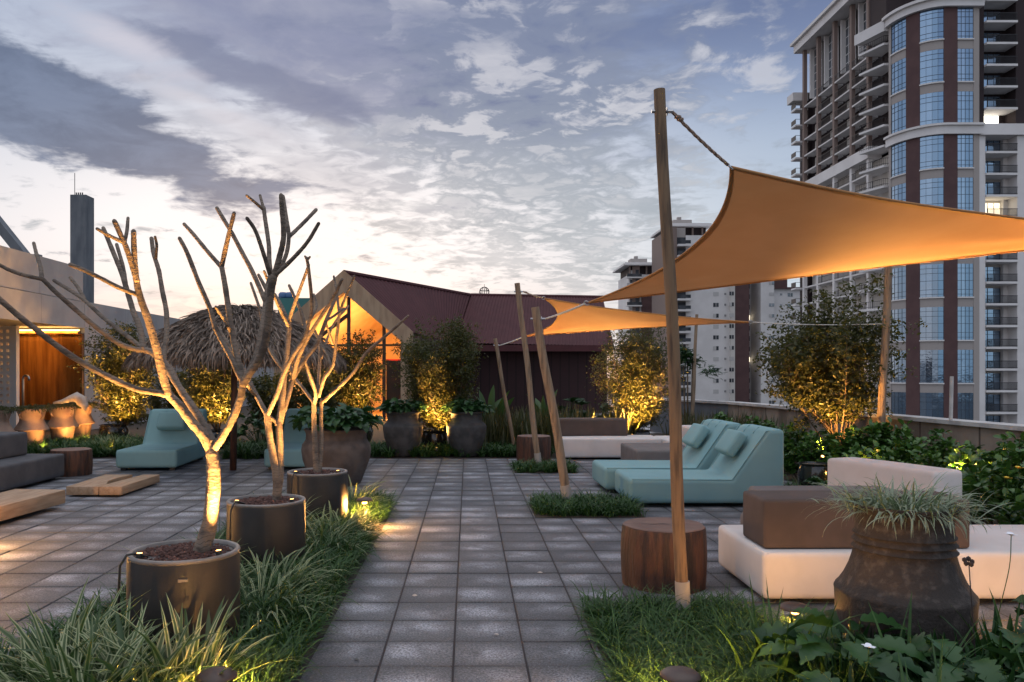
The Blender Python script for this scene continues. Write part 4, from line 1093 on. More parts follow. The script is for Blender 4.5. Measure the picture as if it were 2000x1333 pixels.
# ================================================================== BARE TREES
def crom(pts, sub=6):
    P_ = [Vector(p) for p in pts]
    if len(P_) < 3:
        return [P_[0].lerp(P_[-1], i/6) for i in range(7)]
    out = []; Q = [P_[0]*2-P_[1]]+P_+[P_[-1]*2-P_[-2]]
    for i in range(1, len(Q)-2):
        a, b, c, d = Q[i-1:i+3]
        for k in range(sub):
            t = k/sub; out.append(.5*((2*b)+(c-a)*t+(2*a-5*b+4*c-d)*t*t+(3*b-a-3*c+d)*t**3))
    out.append(P_[-1]); return out
def bare_tree(base, Z0, brs, label):
    """brs: (pixel polyline, start width px, end width px, depth drift in m, kind)"""
    t = thing('frangipani_tree', label, 'tree', base, 'bare branching trees in planters')
    known = []; tr = MB(); br = MB()
    for i, (pp, w0, w1, dz) in enumerate(brs):
        if i == 0: z0 = Z0
        else: z0 = min(known, key=lambda k: (k[0]-pp[0][0])**2+(k[1]-pp[0][1])**2)[2]
        L = [0]
        for a, b in zip(pp, pp[1:]): L.append(L[-1]+math.hypot(b[0]-a[0], b[1]-a[1]))
        pts = []
        for q, l in zip(pp, L):
            zc = z0+dz*(l/L[-1]); pts.append(P(q[0], q[1], zc)); 
        n = 8
        for a, b, la, lb in zip(pp, pp[1:], L, L[1:]):
            for k in range(n+1):
                f = k/n; known.append((a[0]+(b[0]-a[0])*f, a[1]+(b[1]-a[1])*f, z0+dz*((la+(lb-la)*f)/L[-1])))
        sm = crom(pts, 7); m = len(sm)
        rad = [(w0+(w1-w0)*(j/(m-1)))*.44*(z0+dz*j/(m-1))/F*(1+random.uniform(-.05, .05)) for j in range(m)]
        end = sm[-1]; d = (sm[-1]-sm[-2]).normalized(); r_ = rad[-1]
        sm += [end+d*r_*.6, end+d*r_*1.1]; rad += [r_*.85, r_*.35]
        (tr if i == 0 else br).tube(sm, rad, 12, jit=.025)
    tr.build('trunk', 'bark', t, smooth=True); br.build('branches', 'bark', t, smooth=True); return t
T1 = [
 ([(392, 1078), (402, 1050), (411, 1015), (417, 950), (416, 900), (412, 876)], 38, 27, .0),
 ([(412, 880), (397, 850), (375, 825), (350, 792), (330, 772)], 25, 19, -.08),
 ([(332, 774), (313, 768), (264, 759), (198, 729), (132, 690), (66, 640), (33, 614), (0, 585), (-40, 548)], 15, 12, -.55),
 ([(330, 774), (320, 742), (307, 686), (290, 627), (274, 581), (266, 544), (262, 490), (261, 453)], 20, 11, -.25),
 ([(270, 576), (231, 561), (198, 544), (165, 528), (138, 517)], 11, 9, -.15),
 ([(268, 550), (257, 515), (247, 485), (234, 455), (224, 433)], 13, 11, -.15),
 ([(243, 474), (248, 450), (250, 426)], 9, 7, .1),
 ([(238, 472), (211, 459), (190, 447)], 9, 7, -.15),
 ([(416, 866), (400, 835), (387, 812), (350, 757), (325, 717), (300, 690), (282, 683)], 20, 13, .30),
 ([(284, 684), (264, 682), (231, 670), (198, 647), (165, 620), (132, 591), (106, 568), (82, 544)], 12, 10, -.25),
 ([(82, 545), (50, 538), (20, 528), (0, 518), (-40, 500)], 9, 8, -.15),
 ([(82, 546), (79, 521), (71, 495), (66, 475)], 10, 7, .2),
 ([(280, 681), (231, 643), (198, 617), (158, 581), (106, 548)], 10, 8, .30),
 ([(166, 586), (152, 561), (137, 542)], 8, 7, .1),
 ([(281, 685), (274, 643), (261, 610), (251, 577), (238, 535), (218, 485), (202, 446)], 14, 9, .35),
 ([(246, 556), (240, 520), (228, 478)], 9, 8, .2),
 ([(352, 760), (334, 722), (320, 703), (325, 660), (325, 610), (317, 568), (310, 528), (300, 495), (296, 466)], 13, 9, .55),
 ([(304, 508), (306, 480), (303, 463)], 7, 6, -.1),
 ([(414, 882), (430, 860), (445, 835), (460, 805), (470, 775), (475, 748)], 19, 16, -.12),
 ([(474, 752), (488, 728), (502, 708), (518, 667), (525, 610), (529, 570), (534, 542)], 18, 17, -.25),
 ([(534, 545), (545, 505), (554, 462), (551, 412), (549, 382)], 14, 10, -.1),
 ([(538, 540), (558, 500), (564, 462), (560, 430), (553, 384)], 10, 8, .15),
 ([(564, 463), (591, 437), (617, 410)], 9, 8, .25),
 ([(538, 537), (574, 503), (601, 472), (622, 437)], 10, 8, -.2),
 ([(530, 548), (526, 510), (525, 478), (518, 429), (515, 406)], 11, 9, .3),
 ([(515, 408), (508, 382)], 7, 6, .05), ([(515, 410), (498, 395), (482, 382)], 7, 6, -.1),
 ([(528, 538), (511, 484), (498, 449), (483, 427)], 10, 8, -.15),
 ([(478, 742), (500, 690), (510, 645), (517, 600), (522, 560), (530, 530)], 11, 9, .35),
 ([(519, 590), (495, 535), (475, 497), (455, 459), (439, 432), (424, 407)], 11, 9, .3),
 ([(520, 565), (505, 537)], 9, 7, .1),
 ([(474, 746), (462, 690), (452, 643), (445, 594), (439, 554), (432, 516)], 15, 11, .18),
 ([(433, 520), (445, 466), (457, 417)], 11, 9, -.15), ([(433, 522), (406, 492), (379, 459), (360, 438)], 10, 8, .2),
 ([(452, 650), (438, 624), (422, 600)], 9, 7, -.1),
 ([(470, 740), (455, 706), (439, 676), (422, 643), (409, 600), (389, 554), (366, 495), (351, 466)], 13, 9, .1),
 ([(478, 742), (490, 762), (499, 772)], 9, 8, .6),
]
bare_tree((*POTS[0], .55), 4.49, T1, 'large bare branching tree lit from below in the nearest planter')
T2 = [
 ([(540, 985), (541, 940), (535, 899), (527, 854), (521, 808)], 20, 14, 0),
 ([(521, 810), (505, 780), (490, 752), (470, 712), (445, 672), (425, 640)], 12, 8, .3),
 ([(522, 812), (542, 768), (555, 728), (573, 693), (593, 662), (603, 631), (609, 596), (603, 528), (599, 504)], 11, 7, -.35),
 ([(599, 506), (596, 501)], 6, 5, 0), ([(600, 508), (605, 502)], 6, 5, 0),
 ([(541, 975), (546, 930), (547, 880), (545, 828)], 18, 15, .08),
 ([(545, 830), (526, 813)], 9, 8, -.02),
 ([(543, 832), (549, 800), (555, 740), (562, 675), (565, 628)], 15, 10, .1),
 ([(565, 630), (569, 612), (583, 573), (595, 540), (603, 518)], 9, 6, -.2),
 ([(565, 632), (550, 598), (537, 575)], 9, 7, .2), ([(565, 640), (545, 600), (528, 560), (516, 530)], 8, 6, -.3),
 ([(544, 834), (556, 795), (566, 762), (573, 739), (593, 705), (619, 670), (639, 621), (652, 590), (662, 556)], 13, 7, .3),
 ([(572, 742), (583, 698), (603, 657), (622, 626), (645, 590), (668, 546)], 11, 7, -.3),
 ([(640, 625), (655, 615), (672, 602)], 6, 5, .1),
 ([(601, 660), (590, 615), (583, 597), (565, 558)], 8, 7, .2),
 ([(555, 725), (530, 690), (515, 650), (508, 607), (490, 553)], 8, 6, .35),
 ([(603, 630), (618, 600), (613, 575)], 6, 5, .2),
]
bare_tree((*POTS[1], .55), 6.27, T2, 'bare branching tree with two stems in the middle planter')
T3 = [
 ([(619, 924), (617, 899), (614, 841), (613, 784)], 15, 10, 0),
 ([(614, 788), (593, 760), (578, 741), (567, 716), (556, 690)], 8, 6, .3),
 ([(614, 790), (616, 765), (603, 726), (592, 695)], 8, 6, -.3),
 ([(614, 788), (620, 765), (624, 713), (624, 670), (612, 640)], 9, 6, .2),
 ([(624, 924), (627, 880), (628, 850), (627, 812), (628, 782)], 10, 8, .1),
 ([(622, 775), (632, 742), (645, 722), (652, 706), (657, 662), (664, 611), (677, 575), (692, 539)], 9, 5, -.3),
 ([(657, 665), (662, 615), (657, 570), (652, 540)], 7, 5, .3),
 ([(630, 786), (664, 754), (690, 728), (715, 690), (746, 662), (772, 640), (797, 617)], 9, 5, -.5),
 ([(646, 716), (640, 695), (629, 677)], 6, 5, .2), ([(650, 672), (643, 650), (636, 630)], 6, 5, -.2),
 ([(618, 770), (605, 742), (600, 725)], 6, 5, .3), ([(628, 700), (640, 660), (655, 628), (680, 598)], 6, 5, .3),
]
bare_tree((*POTS[2], .55), 8.06, T3, 'smallest bare branching tree in the farthest planter')
# spots in the planters: one in front, one behind each trunk
for i, ((x, y), pw) in enumerate(zip(POTS, (26, 26, 26))):
    lb = ('nearest', 'middle', 'farthest')[i]
    tz = 1.55
    uplight(x+.225, y-.10, .575, 'small glowing uplight right of the trunk in the %s planter' % lb, power=pw*6.5, target=(x+.02, y+.0, 2.2), cone=46, blend=1)
    uplight(x-.185, y-.17, .575, 'small glowing uplight left of the trunk in the %s planter' % lb, power=pw*5.8, target=(x-.16, y-.0, 2.2), cone=46, blend=1)

# ================================================================== LEAFY SHRUBS
def shrub(x, y, w, h, label, z0=.36, nst=11, nleaf=5200, m='leaf_shrub', leaf=(.035, .06), lw=(.008, .014), trunk=False, seed=1, low=.12, group='multi-stem shrubs lit from below'):
    global rng
    rng = np.random.default_rng(seed); random.seed(seed)
    t = thing('leafy_shrub', label, 'shrub', (x, y, z0), group)
    mb = MB(); tips = []
    H = h-z0
    if trunk:
        mb.tube([(x, y, z0), (x+.02, y, z0+H*.12), (x-.01, y+.02, z0+H*.24)], [.035, .03, .026], 8, jit=.05)
    for i in range(nst):
        a = random.uniform(0, 6.283); sp = random.uniform(.15, 1.0)
        b0 = Vector((x+.03*math.cos(a), y+.03*math.sin(a), z0+(H*random.uniform(.05, .22) if trunk else 0)))
        top = Vector((x+w*.5*sp*math.cos(a)*.9, y+w*.5*sp*math.sin(a)*.9, z0+H*(1.0-.30*sp**2)*random.uniform(.72, 1)))
        mid = b0.lerp(top, .5)+Vector((math.cos(a), math.sin(a), 0))*w*.10*sp+Vector((random.uniform(-.03, .03), random.uniform(-.03, .03), 0))
        cv = crom([b0, mid, top], 6); rr = [.013*(1-.75*k/(len(cv)-1)) for k in range(len(cv))]
        mb.tube(cv, rr, 5)
        for k, p in enumerate(cv):
            if k/len(cv) < low: continue
            for j in range(4):
                d = Vector((random.gauss(0, 1), random.gauss(0, 1), random.uniform(-.2, 1))).normalized()*w*random.uniform(.08, .20)
                q = p+d
                mb.tube([p, p+d*.5+Vector((0, 0, .01)), q], [.004, .003, .0015], 3, cap=False); tips += [p+d*.55, q, q+d*.25]
    tips = np.array([tuple(p) for p in tips])
    ok = (tips[:, 2] > z0+H*low*.6) & (tips[:, 2] < z0+H*1.04); tips = tips[ok]
    nleaf = int(nleaf*1.7)
    pick = rng.integers(0, len(tips), nleaf); base = tips[pick]+rng.normal(0, w*.028, (nleaf, 3))
    N = nleaf; azi = U(0, 6.283, N); L = U(*leaf, N)
    C, sd = arcs(base, azi, U(-.7, 1.2, N), U(0, 1.2, N), L, 4, .9)
    Wd = U(*lw, N)[:, None]*prof_leaf(4)[None]
    mb.build('stems', 'twig', t, smooth=True)
    Vv, Q, uv = strips(C, sd, Wd); quads('foliage', Vv, Q, m, t, uv=uv, smooth=False)
    return t
shrub(5.80, 12.5, 2.0, 2.98, 'tall open tree with fine leaves by the parapet, right of the loungers', .0, 17, 15000, leaf=(.04, .08), lw=(.012, .021), trunk=True, seed=3, low=.25)
shrub(XA(1243, 16.5), 16.5, 1.95, 2.6, 'golden lit shrub behind the far white sofa', .38, 15, 12500, leaf=(.045, .085), lw=(.008, .014), seed=4, low=.05)
shrub(XA(868, 15.95), 15.95, 1.9, 2.62, 'dense golden lit shrub between the far pair of grey urns', .38, 20, 20000, leaf=(.045, .08), lw=(.008, .014), seed=5, low=.03)
shrub(XA(698, 18.2), 18.2, 1.35, 2.45, 'dark shrub in front of the gabled lounge window', .38, 14, 9000, leaf=(.05, .08), lw=(.011, .018), seed=6, low=.06)
shrub(XA(425, 16.8), 16.8, 1.45, 2.35, 'golden lit shrub under the thatched umbrella', .34, 14, 9000, leaf=(.05, .09), lw=(.012, .02), seed=7, low=.08)
shrub(XA(248, 18.3), 18.3, 2.0, 2.65, 'golden lit shrub in front of the plain grey wall at left', .38, 15, 11000, leaf=(.05, .09), lw=(.012, .02), seed=8, low=.04)
for i, (px, Y, w, h) in enumerate(((590, 17.5, 1.6, 1.9), (530, 19, 1.4, 1.7), (640, 20, 1.5, 2.1), (345, 20, 1.4, 1.7))):
    shrub(XA(px, Y), Y, w, h, ('dark round shrub behind the teal lounger half hidden by pots', 'dark shrub in the shade right of the umbrella post', 'dark shrub left of the lounge window', 'dark shrub between the lit left shrub and the umbrella')[i], 0, 9, 4000, 'leaf_shrub', leaf=(.06, .1), lw=(.015, .024), seed=20+i, group='dark shrubs in the back bed')
# shrub uplights
def up(x, y, z, tx, ty, tz, pw, lab, cone=100, sz=.05):
    L = uplight(x, y, z, lab, power=pw, target=(tx, ty, tz), cone=cone, r=.022, h=.06, size=sz)
    if 'sail' in lab or cone == 62: L.data.color = (1, .56, .15)
    return L
up(4.62, 10.42, .44, 4.75, 8.3, 2.7, 800, 'uplight at the black pot beside the near turquoise lounger', 62)
up(5.15, 11.55, .35, 5.6, 12.3, 1.35, 230, 'uplight at the foot of the tall tree by the parapet', 100)
up(5.3, 8.9, .30, 5.9, 7.95, 2.8, 640, 'uplight in the glossy bushes shining on the large sail', 78)
up(XA(1235, 15.6), 15.62, .30, XA(1240, 16.5), 16.3, 1.9, 400, 'uplight at the foot of the shrub behind the far sofa', 100)
up(2.75, 15.9, .30, 2.4, 14.6, 2.4, 380, 'uplight behind the far sofa shining on the small sail', 100)
up(XA(852, 14.9), 14.98, .10, XA(864, 15.9), 15.9, 2.0, 370, 'uplight on the black pot between the far urns', 80)
up(XA(705, 17.2), 17.2, .42, XA(700, 18.1), 18.0, 2, 190, 'uplight at the foot of the shrub before the lounge', 100)
up(XA(425, 15.9), 15.9, .30, XA(425, 16.8), 16.7, 1.8, 280, 'uplight at the foot of the shrub under the umbrella', 110)
up(XA(240, 17.2), 17.2, .25, XA(246, 18.2), 18.1, 1.9, 340, 'uplight at the foot of the left shrub', 100)
for i, (px, Y) in enumerate(((84, 15.6), (142, 16.5), (168, 17.3))):
    up(XA(px, Y)+.05, Y-.1, .05, XA(px-12, Y), Y+.45, .7, 60, 'uplight at the foot of clay vessel %s' % ('second from left', 'third from left', 'at the right end')[i], 110)

# ================================================================== THATCHED UMBRELLA
rng = np.random.default_rng(11); random.seed(11)
ux, uy = XA(468, 13.3), 13.3
um = thing('thatched_umbrella', 'round thatched umbrella on a dark wooden post behind the bare trees', 'umbrella', (ux, uy, 0))
mb = MB(); mb.tube([(ux-.02, uy-.3, 0), (ux, uy-.3, 1.2), (ux, uy-.3, 2.5)], [.055, .052, .045], 12, jit=.03); mb.build('post', 'stump_side', um, smooth=True)
RU = 1.64
def roof_z(r): return 2.66-.80*(r/RU)**1.9-.02*r
mb = MB(); n = 48; rs = np.linspace(.02, RU-.1, 10)
for i in range(len(rs)-1): pass
mb.lathe([(r, roof_z(r)-.07) for r in rs], (ux, uy, 0), 48); mb.build('roof_core', 'thatch', um, smooth=True)
N = 11500
ring = np.sqrt(rng.uniform(.0, 1.0, N)); r0 = ring*(RU-.02)*(.98); a0 = U(0, 6.283, N)
r0[:1800] = RU-U(.0, .12, 1800)
base = np.stack([ux+r0*np.sin(a0), uy+r0*np.cos(a0), 2.66-.80*(r0/RU)**1.9-.02*r0+U(-.02, .05, N)], -1)
slope = -np.arctan(.80*1.9*(r0/RU)**.9/RU)
C, sd = arcs(base, a0+rng.normal(0, .35, N), slope+U(.05, .5, N), U(.4, 1.7, N)+.35*(r0 > RU-.15), U(.16, .34, N), 6, .8)
Wd = U(.008, .020, N)[:, None]*np.linspace(1, .25, 6)[None]
V_, Q_, u_ = strips(C, sd, Wd, .5); quads('thatch', V_, Q_, 'thatch', um, uv=u_)

# ================================================================== GRASSES
def scatter(poly_rects, dens):
    pts = []
    for (x0, x1, y0, y1) in poly_rects:
        n = int((x1-x0)*(y1-y0)*dens); pts.append(np.stack([U(x0, x1, n), U(y0, y1, n), np.full(n, .004)], -1))
    return np.concatenate(pts)
def outside(p, circ):
    k = np.ones(len(p), bool)
    for (x, y, r) in circ: k &= (p[:, 0]-x)**2+(p[:, 1]-y)**2 > r*r
    return p[k]
def grass(name, rects, dens, L, w, label, m='leaf_grass', circ=(), e0=(.9, 1.5), bend=(.8, 2.2), Sg=5, seed=1, jag=.08, kind='stuff', clump=True):
    global rng
    rng = np.random.default_rng(seed); b = scatter(rects, dens)
    if clump:      # gather the blades into tufts
        nc = max(8, len(b)//16); c = b[rng.integers(0, len(b), nc)]; b = c[rng.integers(0, nc, len(b))]+np.concatenate([rng.normal(0, .022, (len(b), 2)), np.zeros((len(b), 1))], 1)
    b = outside(b, circ); acc = Acc(); blades(acc, b, L, w, e0, bend, Sg)
    o = acc.build(name, m); tag(o, label, 'grass', kind=kind); return o
cir = [(x, y, .30) for x, y in POTS]+[(-1.07, 8.25, .10), (-1.0, 8.2, .09), (-.95, 8.2, .12), (-1.13, 3.58, .07)]
grass('grass_strip', [(-2.42, -.93, 2.6, 4.6), (-1.75, -.92, 4.6, 9.5)], 3900, (.18, .36), (.0024, .0052), 'dark green mondo grass strip running past the cylinder planters', circ=cir, seed=31)
grass('grass_strip', [(-2.42, -1.7, 4.6, 9.5)], 1600, (.14, .3), (.0026, .005), 'dark green mondo grass on the far side of the cylinder planters', circ=cir, seed=32)
grass('grass_patch', [(.78, 1.92, 8.78, 9.72)], 3600, (.13, .26), (.003, .006), 'square grass patch around the short leaning pole', seed=33)
grass('grass_patch', [(.78, 1.72, 12.62, 13.36)], 3200, (.13, .24), (.004, .007), 'small grass patch around the tall far pole', seed=34)
grass('grass_patch', [(.78, 1.8, 3.0, 5.3), (1.8, 2.5, 3.0, 4.8)], 5600, (.15, .30), (.0020, .0042), 'long dark grass at the foot of the tallest pole', seed=35, bend=(1.0, 2.5))
grass('grass_border', [(-3.2, -.15, 14.95, 16.2), (-.2, 1.6, 15.0, 16.4)], 1500, (.16, .36), (.006, .011), 'grass border along the far end of the paving behind the urns', seed=36)
grass('grass_border', [(-9.2, -6.0, 14.9, 17.6), (-4.6, -3.2, 14.6, 16.4)], 1100, (.2, .42), (.006, .011), 'grass border behind the left turquoise lounger', seed=37)
grass('grass_border', [(4.1, 5.0, 8.2, 10.8)], 1300, (.16, .32), (.004, .007), 'grass between the near loungers and the bushes', seed=38)
# strap-leaved clumps
def clump_obj(x, y, n, L, w, m, label, seed, cat='plant', name='strap_leaf_clump', group=None, spread=.09, e0=(.75, 1.5), bend=(.5, 1.9), fold=.35, z=.0, Sg=7, pale=None):
    global rng
    rng = np.random.default_rng(seed); acc = Acc()
    b = np.stack([x+rng.normal(0, spread, n), y+rng.normal(0, spread, n), np.full(n, z)], -1)
    az0 = np.arctan2(b[:, 0]-x, b[:, 1]-y)+rng.normal(0, .7, n)
    blades(acc, b, L, w, e0, bend, Sg, fold, az_=az0, roll=.25)
    o = acc.build(name, m, origin=(x, y, z)); tag(o, label, cat, group); return o
gv = 'variegated strap-leaved clumps around the planters'
VC = [(-1.80, 3.62, 'large striped clump at the bottom left, leftmost in front of the nearest planter'), (-1.55, 3.66, 'large striped clump directly in front of the nearest planter'), (-1.98, 3.85, 'striped clump at the left of the nearest planter'), (-1.66, 3.40, 'striped clump lowest in the bottom left corner area'), (-1.36, 3.80, 'striped clump at the front right of the nearest planter'),
      (-1.30, 5.0, 'striped clump just right behind the nearest planter'), (-1.34, 5.45, 'striped clump between the nearest and middle planters'), (-1.78, 5.3, 'striped clump in front of the middle planter at its left'),
      (-1.27, 6.85, 'striped clump just behind the middle planter'), (-1.24, 7.3, 'striped clump between the middle and farthest planters'), (-1.65, 7.2, 'striped clump in front of the farthest planter'), (-1.3, 8.9, 'striped clump behind the glowing path light'), (-2.0, 5.7, 'striped clump at the left side of the middle planter')]
for i, (x, y, lb) in enumerate(VC):
    big = i < 5
    clump_obj(x, y, 80 if big else 120, (.34, .60) if big else (.34, .62), (.010, .018) if big else (.005, .009), 'leaf_variegated', lb, 50+i, group=gv, spread=.075 if big else .08, bend=(.3, 1.5) if big else (.9, 2.1))
# drum planter grass
clump_obj(dx_, dy_, 760, (.12, .29), (.0025, .005), 'leaf_pale_grass', 'tuft of pale drooping grass filling the top of the drum planter', 70, name='pale_grass', spread=.13, e0=(.15, 1.35), bend=(.7, 2.2), z=.835, Sg=8, fold=0)
# sansevieria-like upright blades
def upright(x0, x1, y0, y1, n, L, lab, seed, m='leaf_blade', name='upright_blades', w=(.012, .02)):
    global rng
    rng = np.random.default_rng(seed); acc = Acc(); b = np.stack([U(x0, x1, n), U(y0, y1, n), np.zeros(n)], -1)
    blades(acc, b, L, w, (1.15, 1.57), (0, .35), 5, .3); o = acc.build(name, m); tag(o, lab, 'plants', kind='stuff'); return o
upright(.1, 3.4, 15.9, 17.4, 1100, (.6, 1.02), 'row of upright sword-shaped leaves in front of the maroon wall', 80)
upright(4.4, 6.1, 14.5, 18, 600, (.5, .9), 'upright sword-shaped leaves along the dark parapet', 81)
upright(-4.4, -2.2, 16.5, 18.4, 380, (.5, .9), 'dark upright leaves behind the half hidden lounger', 82)
# glossy rounded-leaf bushes
def bush(x, y, rx, ry, h, n, label, seed, leaf=(.06, .115), m='leaf_clusia'):
    global rng
    rng = np.random.default_rng(seed); t = thing('glossy_bush', label, 'bush', (x, y, 0), 'glossy round-leaved bushes along the parapet')
    random.seed(seed); mb = MB(); tips = []
    for i in range(int(26*rx*ry/.25)):
        a = random.uniform(0, 6.283); q = math.sqrt(random.random()); top = Vector((x+rx*q*math.cos(a), y+ry*q*math.sin(a), h*(1-.45*q*q)*random.uniform(.55, 1.08)))
        b0 = Vector((x+rx*q*.6*math.cos(a), y+ry*q*.6*math.sin(a), 0)); mb.tube([b0, b0.lerp(top, .6), top], [.007, .005, .003], 4, cap=False)
        for k in range(7): tips.append(b0.lerp(top, .45+.09*k+random.uniform(-.03, .03)))
    mb.build('stems', 'twig', t); tips = np.array([tuple(p) for p in tips])
    base = tips[rng.integers(0, len(tips), n)]+rng.normal(0, .02, (n, 3)); base[:, 2] = np.maximum(base[:, 2], .03)
    C, sd = arcs(base, U(0, 6.283, n), U(-.2, 1.2, n), U(0, .9, n), U(*leaf, n), 5, .5)
    Wd = U(.022, .036, n)[:, None]*np.array([.18, .7, 1.0, .85, .15])[None]
    V_, Q_, u_ = strips(C, sd, Wd, .25); quads('foliage', V_, Q_, m, t, uv=u_)
BX = [(5.0, 15.6, .45, .6, .62, 'below the dark parapet corner'), (5.15, 14.2, .5, .7, .62, 'behind the far lounger headrest'), (5.1, 12.9, .5, .6, .60, 'just left of the tall tree foot'), (5.9, 13.3, .5, .6, .55, 'behind the tall tree foot'),
      (5.1, 11.6, .5, .6, .58, 'in front of the tall tree'), (5.95, 11.6, .55, .6, .72, 'around the pale pole'), (5.1, 10.2, .45, .6, .50, 'beside the black pot'), (6.0, 10.4, .55, .7, .72, 'right of the pale pole'),
      (6.3, 9.2, .6, .7, .66, 'under the stained parapet, second from right'), (5.4, 9.0, .6, .6, .55, 'behind the white seat back'), (5.4, 7.9, .6, .6, .62, 'right behind the drum planter grass'), (6.2, 7.9, .6, .7, .68, 'under the stained parapet near the right edge'),
      (5.2, 6.8, .55, .6, .58, 'at the right edge with yellow flowers'), (6.2, 6.6, .5, .6, .6, 'past the right edge')]
for i, (x, y, rx, ry, h, lb) in enumerate(BX): bush(x, y, rx, ry, h*1.3, int(1500*rx*ry/.25), 'glossy round-leaved green bush '+lb, 100+i)
lamp('bush_glow', 'POINT', (5.0, 10.0, .35), 7, size=.05)
up(5.35, 8.35, .25, 5.3, 8.6, 2.2, 26, 'uplight in the bushes behind the white seat', 120)

# lobed leaves
def lobed(acc, base, azi, e0, bend, L, Wm, lobes=5, Sg=25, fold=.3):
    N = len(base); C, sd = arcs(base, azi, e0, bend, L, Sg, .35)
    Sg = Sg; t = np.linspace(0, 1, Sg); env = np.sin(np.pi*np.clip(t*.93+.07, 0, 1))**.8*(1-.45*t)
    pr = env*(.42+.58*np.abs(np.sin(t*np.pi*5.5))**.6); pr[0] = .12; pr[-1] = .03
    acc.add(*strips(C, sd, (Wm[:, None]*pr[None]), fold)); return acc
def philo(x, y, z, R_, h, n, label, seed, L=(.16, .26), group=None, m='leaf_philo', cat='plant', name='lobed_leaf_plant', wf=.42, parent=None):
    global rng
    rng = np.random.default_rng(seed); random.seed(seed); t = thing(name, label, cat, (x, y, z), group)
    a = U(0, 6.283, n); q = np.sqrt(rng.random(n)); st = MB()
    tip = np.stack([x+R_*q*np.sin(a), y+R_*q*np.cos(a), z+h*(1-.55*q*q)*U(.45, 1.0, n)], -1)
    for p in tip[:min(n, 90)]:
        b0 = Vector((x+(p[0]-x)*.15, y+(p[1]-y)*.15, z)); st.tube([b0, b0.lerp(Vector(p), .5)+Vector((0, 0, .03)), p], [.005, .004, .003], 4, cap=False)
    st.build('stems', 'leaf_philo', t)
    Lf = U(*L, n); acc = Acc(); lobed(acc, tip, a+rng.normal(0, .5, n), U(-.2, .7, n), U(.5, 1.5, n), Lf, Lf*wf)
    acc.build('foliage', m, t); return t
philo(urnA, 11.4, .76, .52, .36, 270, 'mass of dark lobed leaves overflowing the widest urn', 201, (.13, .23))
philo(urnB, 15.25, .80, .40, .28, 200, 'lobed leaves on the left far urn', 202, (.11, .19))
philo(urnC, 15.25, .80, .40, .28, 200, 'lobed leaves on the right far urn', 203, (.11, .19))
# foreground plants bottom right
fg = [(1.75, 3.75, .28, .42, 30, .17, .28), (2.15, 3.45, .3, .45, 30, .17, .28), (2.55, 3.75, .25, .38, 24, .15, .25), (2.0, 4.15, .25, .36, 24, .15, .25), (2.9, 3.9, .25, .42, 24, .16, .26), (1.55, 3.2, .25, .34, 22, .15, .25), (2.5, 3.2, .3, .40, 26, .17, .28), (2.95, 3.4, .25, .38, 22, .16, .26)]
fl_ = ['left of the drum planter base', 'at the bottom directly below the drum planter', 'right of the white flower', 'close in front of the drum planter base', 'in front of the sofa at the right edge', 'in the grass at the bottom', 'lowest under the drum planter', 'in the bottom right corner']
for i, (x, y, r_, h, n, l0, l1) in enumerate(fg):
    philo(x, y, .0, r_, h, int(n*1.4), 'broad lobed foreground leaves '+fl_[i], 210+i, (l0, l1), 'broad leaved foreground plants', wf=.36)
for i, (x, y, lb) in enumerate(((1.55, 4.0, 'left of the lobed leaves'), (2.0, 3.6, 'in front of the drum planter, tall and dark'), (2.65, 3.9, 'right of the drum planter base'), (2.95, 3.6, 'at the right edge before the sofa'), (2.35, 3.1, 'bottom centre of the corner bed'), (1.8, 3.1, 'at the bottom beside the path light'), (2.8, 3.15, 'lowest at the right corner'))):
    clump_obj(x, y, 55, (.28, .62), (.004, .009), 'leaf_grass', 'dark narrow-bladed clump '+lb, 230+i, group='dark bladed clumps in the corner bed', bend=(.1, 1.3), e0=(.9, 1.5), spread=.09)
upright(1.6, 3.2, 2.9, 4.3, 370, (.18, .38), 'low dense dark leaves filling the bottom right corner bed', 240, 'leaf_philo', 'ground_leaves', (.010, .022))
# flowers
def flower(px, py, Y, r, m, label, stem_to=None, n=5):
    c = P(px, py, Y); t = thing('flower', label, 'flower', (c.x, c.y, 0)); mb = MB(); mb.tube(crom([(c.x-.08, c.y+.05, 0), (c.x-.05, c.y+.03, c.z*.45), (c.x-.01, c.y, c.z*.8), c]), .0022, 5); mb.build('stem', 'leaf_grass', t)
    global rng
    acc = Acc(); b = np.tile(np.array([tuple(c)]), (n, 1)); az_ = np.arange(n)*2*np.pi/n+.3
    rng = np.random.default_rng(9); C, sd = arcs(b, az_, np.full(n, .5)+U(-.2, .3, n), np.full(n, .8), np.full(n, r), 5, .1)
    acc.add(*strips(C, sd, np.full((n, 1), r*.42)*np.array([.3, .8, 1, .8, .3])[None])); acc.build('petals', m, t)
flower(1697, 1265, 3.4, .032, 'petal', 'small white five petalled flower below the drum planter')
flower(1975, 1046, 3.9, .035, 'petal', 'pale white flower on a stalk at the right edge')
flower(1990, 915, 6.9, .05, 'petal_yellow', 'yellow flower in the bushes at the right edge')
flower(1968, 935, 6.9, .045, 'petal_yellow', 'lower yellow flower in the bushes near the right edge')
c = P(1892, 1097, 3.7); t = thing('seed_head', 'dark dried seed head on a thin stalk before the sofa', 'flower', (c.x, c.y, 0))
mb = MB(); mb.tube([(c.x+.05, c.y, 0), c], .0025, 5); mb.build('stem', 'seed', t)
mb = MB()
for k in range(5): mb.lathe([(.003, -.012), (.010, -.005), (.010, .006), (.002, .012)], c+Vector((.016*math.cos(k*1.3), .01*math.sin(k), .012*math.sin(k*1.3))), 8)
mb.build('head', 'seed', t)
